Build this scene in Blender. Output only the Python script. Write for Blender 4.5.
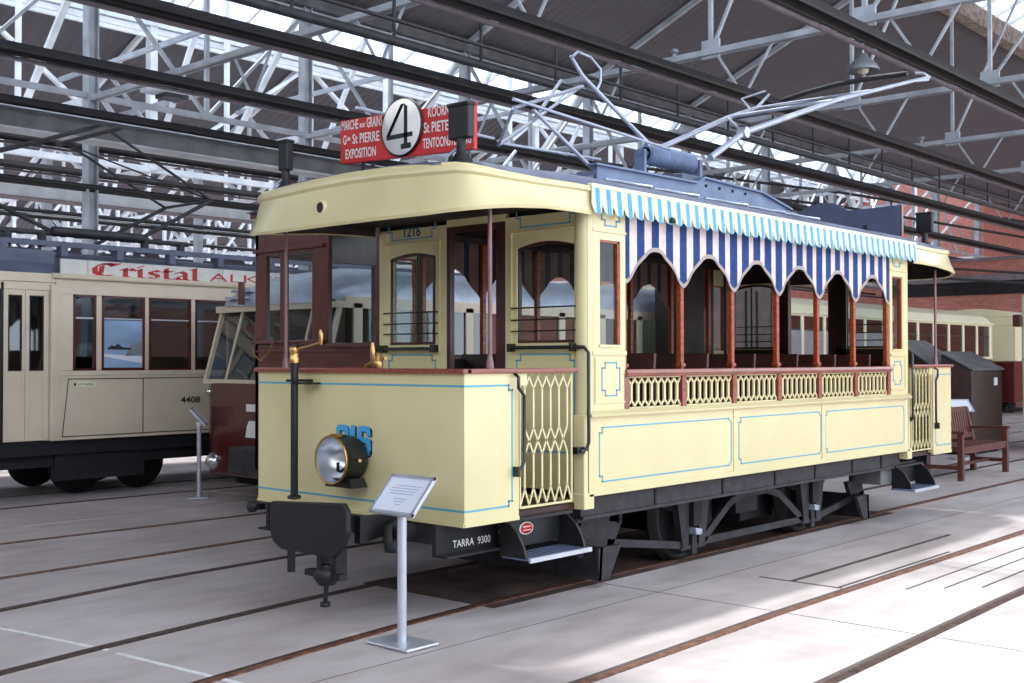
import bpy, bmesh, math, random
from mathutils import Vector, Matrix
random.seed(4)
for o in list(bpy.data.objects): bpy.data.objects.remove(o, do_unlink=True)
SC = bpy.context.scene
COL = SC.collection

# ------------------------------------------------------------------ camera
cam_data = bpy.data.cameras.new('camera')
cam = bpy.data.objects.new('camera', cam_data); COL.objects.link(cam)
yaw, pitch, roll, fpx = 0.8381, 0.0162, -0.0012, 1151.2
Fv = Vector((math.sin(yaw)*math.cos(pitch), math.cos(yaw)*math.cos(pitch), math.sin(pitch)))
Rv = Vector((math.cos(yaw), -math.sin(yaw), 0)); Uv = Rv.cross(Fv)
R2 = Rv*math.cos(roll)+Uv*math.sin(roll); U2 = Uv*math.cos(roll)-Rv*math.sin(roll)
M = Matrix((R2, U2, -Fv)).transposed().to_4x4(); M.translation = Vector((-4.6848, -5.5604, 1.552))
cam.matrix_world = M
cam_data.sensor_width = 36; cam_data.lens = fpx*36/1024; cam_data.clip_end = 300
SC.camera = cam

# ------------------------------------------------------------------ light and exposure
SC.view_settings.view_transform = 'Standard'; SC.view_settings.look = 'None'
SC.view_settings.gamma = 1; SC.view_settings.use_curve_mapping = False
SC.view_settings.exposure = 0.0
W = bpy.data.worlds.new('world'); SC.world = W; W.use_nodes = True
bg = W.node_tree.nodes['Background']; bg.inputs[0].default_value = (0.80, 0.88, 1.0, 1); bg.inputs[1].default_value = 3.05
sun_d = bpy.data.lights.new('sun', 'SUN'); sun_d.energy = 11.5; sun_d.angle = math.radians(3.0); sun_d.color = (1, .96, .9)
sun = bpy.data.objects.new('sun', sun_d); COL.objects.link(sun)
sun.rotation_euler = Vector((-0.10, -0.27, -1)).to_track_quat('-Z', 'Y').to_euler(); sun.location = (0, 4, 20)

# ------------------------------------------------------------------ materials
MATS = {}
def lin(c):
    return tuple(((v/255)/12.92 if v/255 <= .04045 else ((v/255+.055)/1.055)**2.4) for v in c)
def mat(name, col, rough=.5, metal=0.0, var=.06, scale=6.0, bump=0.0, coat=0.0, spec=.5, stretch=None, col2=None):
    m = bpy.data.materials.new(name); m.use_nodes = True; nt = m.node_tree; N = nt.nodes; L = nt.links
    b = N['Principled BSDF']; c = lin(col)
    b.inputs['Roughness'].default_value = rough; b.inputs['Metallic'].default_value = metal
    b.inputs['Coat Weight'].default_value = coat; b.inputs['Coat Roughness'].default_value = .12
    b.inputs['Specular IOR Level'].default_value = spec
    tc = N.new('ShaderNodeTexCoord'); mp = N.new('ShaderNodeMapping'); nz = N.new('ShaderNodeTexNoise')
    if stretch: mp.inputs['Scale'].default_value = stretch
    nz.inputs['Scale'].default_value = scale; nz.inputs['Detail'].default_value = 6
    L.new(tc.outputs['Object'], mp.inputs[0]); L.new(mp.outputs[0], nz.inputs['Vector'])
    mx = N.new('ShaderNodeMix'); mx.data_type = 'RGBA'
    c2 = lin(col2) if col2 else tuple(v*(1-var*2.2) for v in c)
    mx.inputs[6].default_value = (*c, 1) if col2 else (*[min(1, v*(1+var)) for v in c], 1)
    mx.inputs[7].default_value = (*c2, 1)
    rp = N.new('ShaderNodeMapRange'); rp.inputs[1].default_value = .35; rp.inputs[2].default_value = .68
    L.new(nz.outputs[0], rp.inputs[0]); L.new(rp.outputs[0], mx.inputs[0]); L.new(mx.outputs[2], b.inputs['Base Color'])
    if bump:
        bp = N.new('ShaderNodeBump'); bp.inputs['Strength'].default_value = bump; bp.inputs['Distance'].default_value = .01
        L.new(nz.outputs[0], bp.inputs['Height']); L.new(bp.outputs[0], b.inputs['Normal'])
    MATS[name] = m; return m
mat('cream', (217, 206, 156), .28, coat=.35, var=.03, scale=2)
mat('cream_pale', (214, 200, 178), .38, var=.04, scale=2)
mat('cream_bus', (232, 224, 190), .35, var=.03, scale=1)
mat('awning_white', (214, 216, 194), .75, var=.05)
mat('awning_blue', (92, 166, 196), .75, var=.08, scale=14)
mat('awning_trim', (232, 232, 196), .6)
mat('line_blue', (84, 164, 190), .4, var=.02)
mat('number_blue', (74, 168, 220), .35, var=.02)
mat('number_shadow', (20, 50, 92), .4, var=.02)
mat('wood', (158, 70, 36), .32, coat=.3, var=.25, scale=5, stretch=(1, 9, 9), spec=.5)
mat('wood_rail', (138, 70, 54), .28, coat=.4, var=.18, scale=5, stretch=(1, 9, 9))
mat('wood_dark', (62, 26, 20), .4, coat=.1, var=.25, scale=4)
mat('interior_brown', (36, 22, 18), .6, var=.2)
mat('maroon', (82, 24, 24), .28, coat=.5, var=.1, scale=3)
mat('maroon_wood', (84, 30, 24), .34, coat=.3, var=.18, scale=5, stretch=(6, 6, 1))
mat('black', (22, 22, 25), .5, var=.2, scale=10)
mat('black_gloss', (14, 14, 16), .3, coat=.3)
mat('iron', (44, 42, 47), .62, var=.25, scale=12, bump=.1)
mat('iron_dark', (25, 24, 27), .7, var=.25, scale=12)
mat('brass', (196, 158, 104), .3, metal=1.0, var=.1)
mat('chrome', (225, 228, 232), .12, metal=1.0, var=.02)
mat('reflector', (215, 220, 228), .28, metal=.85, var=.04)
mat('silver_paint', (176, 184, 200), .35, metal=.35, var=.08)
mat('alu', (200, 204, 214), .35, metal=.5, var=.05)
mat('sign_paper', (222, 228, 240), .5, var=.02)
mat('grey_text', (150, 158, 178), .6, var=.0)
mat('roof_grey', (92, 98, 118), .6, var=.12, scale=4)
mat('blue_grey', (104, 120, 152), .5, var=.1, scale=6)
mat('pole_brown', (132, 100, 100), .35, metal=.2)
mat('red_sign', (196, 24, 26), .4, var=.05)
mat('white_paint', (232, 230, 226), .5, var=.04)
mat('sign_black', (16, 16, 16), .5, var=0)
mat('board_slate', (80, 88, 112), .7, var=.06)
mat('curtain_blue', (44, 74, 136), .85, var=.1, scale=20)
mat('curtain_white', (244, 228, 222), .85, var=.05, scale=20)
mat('curtain_trim', (190, 178, 172), .85, var=.06, scale=20)
mat('steel_white', (238, 243, 248), .5, var=.08, scale=3)
mat('steel_grey', (178, 184, 192), .5, var=.12, scale=3)
mat('steel_dark', (52, 52, 56), .6, var=.2)
mat('trough_black', (26, 23, 25), .6, var=.3, scale=5)
mat('trough_lip', (132, 122, 128), .6, var=.1)
mat('girder_grey', (104, 104, 106), .7, var=.15, scale=3)
mat('gutter_brown', (150, 136, 124), .8, var=.25, scale=8)
mat('rail_rust', (126, 88, 72), .55, metal=.3, var=.3, scale=20)
mat('rail_dark', (78, 58, 52), .6, metal=.3, var=.3, scale=20)
mat('joint_dark', (82, 74, 70), .85)
mat('line_white', (226, 226, 226), .8, var=.08, scale=20)
mat('shade_brown', (92, 72, 66), .8, var=.3, scale=3)
mat('board_white', (206, 206, 200), .5, var=.05)
mat('curtain_white_shaded', (112, 88, 78), .9, var=.1)
mat('curtain_blue_shaded', (28, 32, 56), .9, var=.1)
mat('number_teal', (30, 84, 108), .5)
mat('brick', (170, 96, 84), .9)
mat('red_letter', (178, 28, 36), .5, var=.08)
mat('dark_trim', (40, 40, 44), .5)
mat('seat_dark', (26, 26, 32), .8)
mat('photo_blue', (150, 176, 208), .35, var=.12, scale=2, stretch=(1, 1, 2))
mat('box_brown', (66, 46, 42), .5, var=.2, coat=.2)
mat('bench_wood', (92, 48, 40), .5, var=.2, scale=6, stretch=(1, 8, 8))
mat('green_pale', (196, 208, 180), .4)
mat('lamp_cream', (224, 214, 190), .5)
mat('enamel', (140, 146, 152), .35, metal=.2)

def glass(name, tint, gl=.12, opaque=0.0):
    m = bpy.data.materials.new(name); m.use_nodes = True; nt = m.node_tree; N = nt.nodes; L = nt.links
    for n in list(N):
        if n.type != 'OUTPUT_MATERIAL': N.remove(n)
    out = [n for n in N if n.type == 'OUTPUT_MATERIAL'][0]
    t = N.new('ShaderNodeBsdfTransparent'); t.inputs[0].default_value = (*tint, 1)
    g = N.new('ShaderNodeBsdfGlossy'); g.inputs['Roughness'].default_value = .03
    lw = N.new('ShaderNodeLayerWeight'); lw.inputs[0].default_value = .5; fr = N.new('ShaderNodeMath'); fr.operation = 'POWER'; fr.inputs[1].default_value = 5; L.new(lw.outputs['Facing'], fr.inputs[0])
    mx = N.new('ShaderNodeMixShader'); ad = N.new('ShaderNodeMath'); ad.operation = 'ADD'; ad.inputs[1].default_value = gl*.6; ad.use_clamp = True
    L.new(fr.outputs[0], ad.inputs[0]); L.new(ad.outputs[0], mx.inputs[0]); L.new(t.outputs[0], mx.inputs[1]); L.new(g.outputs[0], mx.inputs[2])
    if opaque:
        d = N.new('ShaderNodeBsdfDiffuse'); d.inputs[0].default_value = (.75, .8, .86, 1)
        m2 = N.new('ShaderNodeMixShader'); m2.inputs[0].default_value = opaque
        L.new(mx.outputs[0], m2.inputs[1]); L.new(d.outputs[0], m2.inputs[2]); L.new(m2.outputs[0], out.inputs[0])
    else: L.new(mx.outputs[0], out.inputs[0])
    MATS[name] = m
glass('glass', (.86, .9, .9), .05); glass('glass_dark', (.35, .4, .42), .2); glass('roof_glass', (.8, .84, .9), .08, .12)

def translucent_fix(name):
    m = MATS[name]; nt = m.node_tree; b = nt.nodes['Principled BSDF']; out = [n for n in nt.nodes if n.type == 'OUTPUT_MATERIAL'][0]
    tr = nt.nodes.new('ShaderNodeBsdfTranslucent'); mx = nt.nodes.new('ShaderNodeMixShader'); mx.inputs[0].default_value = .2
    src = b.inputs['Base Color'].links[0].from_socket
    nt.links.new(src, tr.inputs[0]); nt.links.new(b.outputs[0], mx.inputs[1]); nt.links.new(tr.outputs[0], mx.inputs[2]); nt.links.new(mx.outputs[0], out.inputs[0])
for n in ('curtain_blue', 'curtain_white', 'curtain_trim'): translucent_fix(n)

def concrete():
    m = MATS['concrete'] = bpy.data.materials.new('concrete'); m.use_nodes = True; nt = m.node_tree; N = nt.nodes; L = nt.links
    b = N['Principled BSDF']; b.inputs['Roughness'].default_value = .62
    tc = N.new('ShaderNodeTexCoord')
    def nz(scale, det, st=None):
        mp = N.new('ShaderNodeMapping'); n = N.new('ShaderNodeTexNoise'); n.inputs['Scale'].default_value = scale; n.inputs['Detail'].default_value = det
        if st: mp.inputs['Scale'].default_value = st
        L.new(tc.outputs['Object'], mp.inputs[0]); L.new(mp.outputs[0], n.inputs['Vector']); return n
    a = nz(.7, 8); c = nz(5, 10, (.35, 1, 1)); d = nz(40, 4)
    r1 = N.new('ShaderNodeValToRGB'); r1.color_ramp.elements[0].position = .3; r1.color_ramp.elements[1].position = .72
    r1.color_ramp.elements[0].color = (*lin((170, 159, 158)), 1); r1.color_ramp.elements[1].color = (*lin((205, 196, 194)), 1)
    L.new(a.outputs[0], r1.inputs[0])
    r2 = N.new('ShaderNodeValToRGB'); r2.color_ramp.elements[0].position = .3; r2.color_ramp.elements[1].position = .55
    r2.color_ramp.elements[0].color = (.78, .76, .75, 1); r2.color_ramp.elements[1].color = (1, 1, 1, 1)
    L.new(c.outputs[0], r2.inputs[0])
    mx = N.new('ShaderNodeMix'); mx.data_type = 'RGBA'; mx.blend_type = 'MULTIPLY'; mx.inputs[0].default_value = .8
    L.new(r1.outputs[0], mx.inputs[6]); L.new(r2.outputs[0], mx.inputs[7]); L.new(mx.outputs[2], b.inputs['Base Color'])
    bp = N.new('ShaderNodeBump'); bp.inputs['Strength'].default_value = .15; bp.inputs['Distance'].default_value = .01
    L.new(d.outputs[0], bp.inputs['Height']); L.new(bp.outputs[0], b.inputs['Normal'])
concrete()

def deck_mat():
    m = MATS['deck'] = bpy.data.materials.new('deck'); m.use_nodes = True; nt = m.node_tree; N = nt.nodes; L = nt.links
    b = N['Principled BSDF']; b.inputs['Roughness'].default_value = .7
    tc = N.new('ShaderNodeTexCoord'); sx = N.new('ShaderNodeSeparateXYZ'); L.new(tc.outputs['Object'], sx.inputs[0])
    mm = N.new('ShaderNodeMath'); mm.operation = 'MULTIPLY'; mm.inputs[1].default_value = 2*math.pi/.25; L.new(sx.outputs[0], mm.inputs[0])
    sn = N.new('ShaderNodeMath'); sn.operation = 'SINE'; L.new(mm.outputs[0], sn.inputs[0])
    bp = N.new('ShaderNodeBump'); bp.inputs['Strength'].default_value = .45; bp.inputs['Distance'].default_value = .03; L.new(sn.outputs[0], bp.inputs['Height']); L.new(bp.outputs[0], b.inputs['Normal'])
    nz = N.new('ShaderNodeTexNoise'); nz.inputs['Scale'].default_value = .4; L.new(tc.outputs['Object'], nz.inputs['Vector'])
    mx = N.new('ShaderNodeMix'); mx.data_type = 'RGBA'; mx.inputs[6].default_value = (*lin((100, 96, 100)), 1); mx.inputs[7].default_value = (*lin((84, 82, 88)), 1)
    L.new(nz.outputs[0], mx.inputs[0]); L.new(mx.outputs[2], b.inputs['Base Color'])
deck_mat()

def brick_mat():
    m = MATS['brick']; nt = m.node_tree; N = nt.nodes; L = nt.links; b = N['Principled BSDF']
    for l in list(b.inputs['Base Color'].links): L.remove(l)
    tc = N.new('ShaderNodeTexCoord'); mp = N.new('ShaderNodeMapping'); br = N.new('ShaderNodeTexBrick')
    mp.inputs['Rotation'].default_value = (math.radians(90), 0, 0)
    sx = N.new('ShaderNodeSeparateXYZ'); ad = N.new('ShaderNodeMath'); ad.operation = 'ADD'; cb = N.new('ShaderNodeCombineXYZ')
    L.new(tc.outputs['Object'], sx.inputs[0]); L.new(sx.outputs[0], ad.inputs[0]); L.new(sx.outputs[1], ad.inputs[1]); L.new(ad.outputs[0], cb.inputs[0]); L.new(sx.outputs[2], cb.inputs[1])
    L.new(cb.outputs[0], br.inputs['Vector']); br.inputs['Scale'].default_value = 3
    br.inputs['Color1'].default_value = (*lin((205, 132, 118)), 1); br.inputs['Color2'].default_value = (*lin((184, 112, 100)), 1); br.inputs['Mortar'].default_value = (*lin((176, 156, 146)), 1)
    br.inputs['Mortar Size'].default_value = .012
    L.new(br.outputs[0], b.inputs['Base Color'])
brick_mat()

# ------------------------------------------------------------------ mesh builder
class MB:
    def __init__(s): s.v = []; s.f = []; s.m = []; s.names = []; s.cur = 0; s.sm = []
    def use(s, name):
        if name not in s.names: s.names.append(name)
        s.cur = s.names.index(name); return s
    def add(s, vs, fs, smooth=False):
        b = len(s.v); s.v += [tuple(v) for v in vs]
        for f in fs: s.f.append(tuple(b+i for i in f)); s.m.append(s.cur); s.sm.append(smooth)
        return s
    def box(s, x0, x1, y0, y1, z0, z1):
        if x0 > x1: x0, x1 = x1, x0
        if y0 > y1: y0, y1 = y1, y0
        if z0 > z1: z0, z1 = z1, z0
        return s.add([(x0,y0,z0),(x1,y0,z0),(x1,y1,z0),(x0,y1,z0),(x0,y0,z1),(x1,y0,z1),(x1,y1,z1),(x0,y1,z1)],
            [(0,3,2,1),(4,5,6,7),(0,1,5,4),(1,2,6,5),(2,3,7,6),(3,0,4,7)])
    def bar(s, a, b, w, h=None, up=(0,0,1)):
        """rectangular bar from a to b, w wide, h high"""
        a, b = Vector(a), Vector(b); h = h or w; d = (b-a)
        if d.length < 1e-6: return s
        d.normalize(); u = Vector(up)
        if abs(d.dot(u)) > .98: u = Vector((1,0,0)) if abs(d.x) < .9 else Vector((0,1,0))
        r = d.cross(u).normalized()*w/2; t = r.cross(d).normalized()*h/2
        return s.add([a-r-t,a+r-t,a+r+t,a-r+t,b-r-t,b+r-t,b+r+t,b-r+t],[(0,1,2,3),(7,6,5,4),(0,4,5,1),(1,5,6,2),(2,6,7,3),(3,7,4,0)])
    def tube(s, pts, r, n=8, caps=True, closed=False):
        pts = [Vector(p) for p in pts]; rs = r if isinstance(r, (list, tuple)) else [r]*len(pts)
        rings = []; prev = None; k = len(pts)
        for i, p in enumerate(pts):
            if closed: d = pts[(i+1)%k]-pts[i-1]
            else: d = pts[min(i+1, k-1)]-pts[max(i-1, 0)]
            if d.length < 1e-9: d = Vector((0,0,1))
            d.normalize()
            if prev is None:
                u = Vector((0,0,1)) if abs(d.z) < .9 else Vector((1,0,0)); a = d.cross(u).normalized()
            else: a = (prev-d*prev.dot(d)); a = a.normalized() if a.length > 1e-6 else d.orthogonal().normalized()
            prev = a; b = d.cross(a)
            rings.append([p+(a*math.cos(2*math.pi*j/n)+b*math.sin(2*math.pi*j/n))*rs[i] for j in range(n)])
        vs = [v for rg in rings for v in rg]; fs = []
        for i in range(k-1 if not closed else k):
            i2 = (i+1) % k
            for j in range(n): fs.append((i*n+j, i*n+(j+1)%n, i2*n+(j+1)%n, i2*n+j))
        s.add(vs, fs, True)
        if caps and not closed: s.add(rings[0], [tuple(range(n))[::-1]]); s.add(rings[-1], [tuple(range(n))])
        return s
    def lathe(s, prof, c=(0,0,0), axis='z', n=24):
        """prof: (radius, height) along the axis from c"""
        vs = []
        for (r, h) in prof:
            for j in range(n):
                a = 2*math.pi*j/n; p = (r*math.cos(a), r*math.sin(a), h)
                if axis == 'x': p = (p[2], p[0], p[1])
                if axis == 'y': p = (p[0], p[2], p[1])
                vs.append((c[0]+p[0], c[1]+p[1], c[2]+p[2]))
        fs = [(i*n+j, i*n+(j+1)%n, (i+1)*n+(j+1)%n, (i+1)*n+j) for i in range(len(prof)-1) for j in range(n)]
        if axis == 'y': fs = [f[::-1] for f in fs]
        return s.add(vs, fs, True)
    def prism(s, poly, axis, a, b):
        """extrude 2-D polygon: axis 'y' -> poly (x,z); 'x' -> poly (y,z); 'z' -> poly (x,y)"""
        def P(p, t): return {'y': (p[0], t, p[1]), 'x': (t, p[0], p[1]), 'z': (p[0], p[1], t)}[axis]
        n = len(poly); vs = [P(p, a) for p in poly]+[P(p, b) for p in poly]
        fs = [tuple(range(n)), tuple(range(n, 2*n))[::-1]]+[(i, i+n, (i+1)%n+n, (i+1)%n) for i in range(n)]
        return s.add(vs, fs)
    def poly_line(s, pts, axis, at, w, t, closed=True):
        """flat thin line (painted lining) of width w following 2-D points on a plane"""
        n = len(pts)
        for i in range(n if closed else n-1):
            p, q = pts[i], pts[(i+1)%n]; dx, dz = q[0]-p[0], q[1]-p[1]; L = math.hypot(dx, dz)
            if L < 1e-6: continue
            ux, uz = dx/L*w/2, dz/L*w/2; nx, nz = -uz, ux
            s.prism([(p[0]-ux-nx, p[1]-uz-nz), (q[0]+ux-nx, q[1]+uz-nz), (q[0]+ux+nx, q[1]+uz+nz), (p[0]-ux+nx, p[1]-uz+nz)], axis, at, at+t)
        return s
    def build(s, name, parent=None, bevel=0.0, smooth=False, recalc=True):
        me = bpy.data.meshes.new(name); me.from_pydata(s.v, [], s.f)
        for n in s.names: me.materials.append(MATS[n])
        for p, mi, sm in zip(me.polygons, s.m, s.sm): p.material_index = mi; p.use_smooth = sm or smooth
        if recalc:
            bm = bmesh.new(); bm.from_mesh(me); bmesh.ops.recalc_face_normals(bm, faces=bm.faces); bm.to_mesh(me); bm.free()
        o = bpy.data.objects.new(name, me); COL.objects.link(o)
        if parent is not None:
            o.parent = parent; o.location = -org(parent)
        if bevel:
            md = o.modifiers.new('bevel', 'BEVEL'); md.width = bevel; md.segments = 2; md.limit_method = 'ANGLE'; md.angle_limit = math.radians(40)
        return o
def mb(name): m = MB(); m.use(name); return m
def org(o):
    v = Vector(o.location); p = o.parent
    while p: v += Vector(p.location); p = p.parent
    return v
def thing(name, label, cat, loc=(0,0,0), group=None):
    o = bpy.data.objects.new(name, None); COL.objects.link(o); o.location = loc; o.empty_display_size = .2
    return tag(o, label, cat, group)
def tag(o, label, cat, group=None, kind=None):
    o['label'] = label; o['category'] = cat
    if group: o['group'] = group
    if kind: o['kind'] = kind
    return o
def struct(o): o['kind'] = 'structure'; return o
def clone(root, dx, label=None):
    r = root.copy(); COL.objects.link(r); r.location = Vector(root.location)+Vector(dx)
    if label: r['label'] = label
    for ch in root.children:
        c = ch.copy(); COL.objects.link(c); c.parent = r
        for g in ch.children:
            d = g.copy(); COL.objects.link(d); d.parent = c
    return r

def text_mesh(body, w, h, ext=.002, off=0.0, space=1.0):
    """verts/faces of text fitted into w x h, lower-left at origin, in the local XZ plane facing -Y"""
    cu = bpy.data.curves.new('t', 'FONT'); cu.body = body; cu.extrude = 0; cu.offset = off; cu.space_character = space; cu.resolution_u = 3
    ob = bpy.data.objects.new('t', cu); COL.objects.link(ob)
    dg = bpy.context.evaluated_depsgraph_get(); me = bpy.data.meshes.new_from_object(ob.evaluated_get(dg))
    vs = [v.co.copy() for v in me.vertices]; fs = [tuple(p.vertices) for p in me.polygons]
    x0 = min(v.x for v in vs); x1 = max(v.x for v in vs); y0 = min(v.y for v in vs); y1 = max(v.y for v in vs)
    bpy.data.objects.remove(ob); bpy.data.curves.remove(cu); bpy.data.meshes.remove(me)
    return [((v.x-x0)/(x1-x0)*w, 0, (v.y-y0)/(y1-y0)*h) for v in vs], fs
def text_side(m, body, x, y, z, w, h, off=0.0):      # on a plane facing -Y, reads along +X
    vs, fs = text_mesh(body, w, h, off=off); m.add([(x+v[0], y, z+v[2]) for v in vs], fs)
def text_front(m, body, x, y, z, w, h, off=0.0, tilt=0.0):     # on a plane facing -X, reads along -Y
    vs, fs = text_mesh(body, w, h, off=off); m.add([(x, y-v[0], z+v[2]-tilt*v[0]) for v in vs], fs)

# ------------------------------------------------------------------ floor, tracks
m = mb('concrete'); m.box(-14, 60, -24, 62, -.3, 0); struct(m.build('floor'))
def strip(m, pts, w, z0, z1):
    L = len(pts); vs = []
    for i, (x, y) in enumerate(pts):
        a = Vector(pts[max(0, i-1)]); b = Vector(pts[min(L-1, i+1)]); d = (b-a).normalized(); n = Vector((-d.y, d.x))*w/2
        vs += [(x-n.x, y-n.y, z0), (x+n.x, y+n.y, z0), (x+n.x, y+n.y, z1), (x-n.x, y-n.y, z1)]
    fs = [(0,1,2,3)]
    for i in range(L-1):
        a = i*4; b = a+4
        for k in range(4): fs.append((a+k, a+(k+1)%4, b+(k+1)%4, b+k))
    fs.append(tuple(range((L-1)*4, L*4))); m.add(vs, fs)
RAILS = [
 ('near rail of the track under the cream tram', [(-4.2,-1.8),(-2.9,-1.12),(-2.2,-.90),(-1.54,-.74),(-.9,-.65),(-.14,-.57),(.68,-.52),(1.73,-.51),(5,-.51),(12,-.51),(34.5,-.51)], 'rail_rust', 'rail_dark'),
 ('far rail of the track under the cream tram', [(-4.2,-.75),(-2.9,-.12),(-2.13,.15),(-1.56,.25),(-.8,.35),(-.08,.43),(.9,.50),(3,.51),(34.5,.51)], 'rail_dark', 'joint_dark'),
 ('near rail of the second track, left of the cream tram', [(-3.6,1.0),(-2.5,1.4),(-1.49,1.59),(-.35,1.77),(.86,1.84),(4,1.86),(34.5,1.86)], 'rail_dark', 'joint_dark'),
 ('far rail of the second track, left of the cream tram', [(-3,2.35),(-2,2.55),(-1.02,2.64),(1.4,2.78),(4,2.86),(34.5,2.86)], 'rail_rust', 'joint_dark'),
 ('near rail of the track of the silver-roofed tram', [(-3,4.2),(-.33,4.18),(2.38,4.14),(34.5,4.14)], 'rail_rust', 'joint_dark'),
 ('far rail of the track of the silver-roofed tram', [(-3,5.0),(.07,5.08),(3.13,5.2),(34.5,5.2)], 'concrete', 'rail_dark'),
 ('near rail of the track of the advertising tram', [(-3,6.5),(.71,6.48),(3.8,6.42),(34.5,6.42)], 'rail_dark', 'joint_dark'),
 ('far rail of the track of the advertising tram', [(-3,7.5),(34.5,7.5)], 'rail_dark', 'joint_dark'),
 ('far rail of the empty track in the sunlit foreground', [(-4.5,-2.15),(-.23,-2.1),(1.61,-2.05),(2.6,-2.05),(34.5,-2.05)], 'rail_rust', 'joint_dark'),
 ('near rail of the empty track in the sunlit foreground', [(-4.5,-3.0),(.47,-2.98),(2.99,-2.94),(34.5,-2.94)], 'rail_dark', 'joint_dark'),
]
for lab, pts, ma, mj in RAILS:
    m = mb(mj); strip(m, [(x, y+.045) for x, y in pts], .035, -.05, .0025); m.use(ma); strip(m, pts, .05, -.05, .006)
    tag(m.build('rail'), 'steel '+lab, 'rail')
# painted line
m = mb('line_white'); strip(m, [(-1.72, 1.25), (-1.66, 1.0), (-1.53, .20)], .03, -.01, .002); strip(m, [(-1.53, .10), (-1.42, -.95), (-1.40, -1.1)], .03, -.01, .002)
tag(m.build('painted_line'), 'thin white line painted across the floor, bottom left', 'marking')
m = mb('line_white'); strip(m, [(3.0, 7.0), (3.2, 5.6), (3.3, 4.9)], .03, -.01, .002)
tag(m.build('painted_line'), 'thin white line painted on the floor beside the small notice stand', 'marking')
# inspection pit covers, foreground right
for k, (x0, x1, lab) in enumerate(((2.64, 8.2, 'first cover plate strip of the inspection pit, nearest the camera'), (8.25, 14.0, 'second cover plate strip of the inspection pit, farther off'))):
    r = thing('pit_cover', 'concrete and timber '+lab, 'pit cover', ((x0+x1)/2, -1.85, 0))
    m = mb('joint_dark')
    if k == 0: m.box(x0, 5.5, -1.62, -1.585, -.02, .004); m.box(x0-.02, 4.6, -1.96, -1.94, -.02, .004)
    else: m.box(x0, x1, -1.62, -1.605, -.02, .004)
    m.box(x0-.01, x0+.01, -1.98, -1.35, -.02, .003)
    m.build('edge_strip', r)
m = mb('shade_brown'); strip(m, [(.6, -.02), (3, 0), (5, 0), (6.6, .0)], 1.25, -.01, .0012); tag(m.build('tram_shade'), 'dark brown painted shade on the floor between the rails under the cream tram', 'painted_shade')  # painted shade: darkens the floor beneath the tram
for k, y in enumerate((-2.32, -2.5, -2.68)):
    m = mb('joint_dark'); m.box(2.9+.2*k, 9.5, y-.006, y+.006, -.02, .004)
    tag(m.build('plank_joint'), 'thin dark joint between pit boards, %s' % ('farthest of three', 'middle of three', 'nearest of three')[k], 'joint')
m = mb('joint_dark'); m.box(3.42, 4.6, -3.14, -3.12, -.02, .004); m.box(3.42, 3.44, -3.5, -3.12, -.02, .004)
tag(m.build('hatch_outline'), 'dark outline of a floor hatch beside the nearest rail, right edge', 'hatch')
m = mb('joint_dark'); m.box(-3, 1.7, -1.122, -1.118, -.02, .0015); m.box(1.7, 1.706, -4, -.6, -.02, .0015); m.box(1.7, 9, -1.122, -1.117, -.02, .0015)
tag(m.build('floor_joint'), 'hairline joint in the concrete in front of the cream tram', 'joint')

# ------------------------------------------------------------------ hall shell
X0, X1 = -13.2, 35.0
TX = [0.25+4.35*i for i in range(-1, 11)]
XF_ = 62.0
m = mb('brick'); m.box(X1, X1+.4, -24, 12.2, 0, 4.9)
m.use('trough_lip'); m.box(X1-.15, X1, -24, 12.2, 4.2, 4.42); m.box(X1-.1, X1+.5, -24, 12.2, 4.9, 5.0)
m.use('iron_dark'); m.box(X1-.08, X1, -24, 12.2, 3.75, 4.2)
struct(m.build('wall_right'))
m = mb('brick'); m.box(X0, 45, 56, 56.4, 0, 11); m.use('girder_grey'); m.box(X0, 45, 55.8, 56, 5.2, 11); struct(m.build('wall_back'))
m = mb('gutter_brown'); m.box(-13.6, -13.2, -24, 56, 0, 5.5); struct(m.build('added_wall_left'))  # unseen wall added to block light from the left, height set for the tram front
SL = .43
# (deck upper y, z, valley y, z)
DECKS = [(-7.5, 11.5, -1.5, 8.9), (6.07, 11.09, 12.0, 8.54), (17.5, 9.2, 22.25, 7.2), (27.5, 9.9, 33.0, 7.7), (38.5, 9.6, 44.0, 7.4), (49, 9.4, 56, 7.2)]
for di, (ya, za, yb, zb) in enumerate(DECKS):
    X1 = 62.0 if di < 2 else 45.0
    m = mb('deck'); m.add([(X0,ya,za),(X1,ya,za),(X1,yb,zb),(X0,yb,zb),(X0,ya,za+.15),(X1,ya,za+.15),(X1,yb,zb+.15),(X0,yb,zb+.15)],
        [(0,1,2,3),(7,6,5,4),(0,4,5,1),(1,5,6,2),(2,6,7,3),(3,7,4,0)]); struct(m.build('ceiling'))
RIDGE = [(3.2, 12.3), (14.6, 10.45), (24.8, 11.0), (36, 10.7), (46.6, 10.4)]
gi = 0
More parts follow.
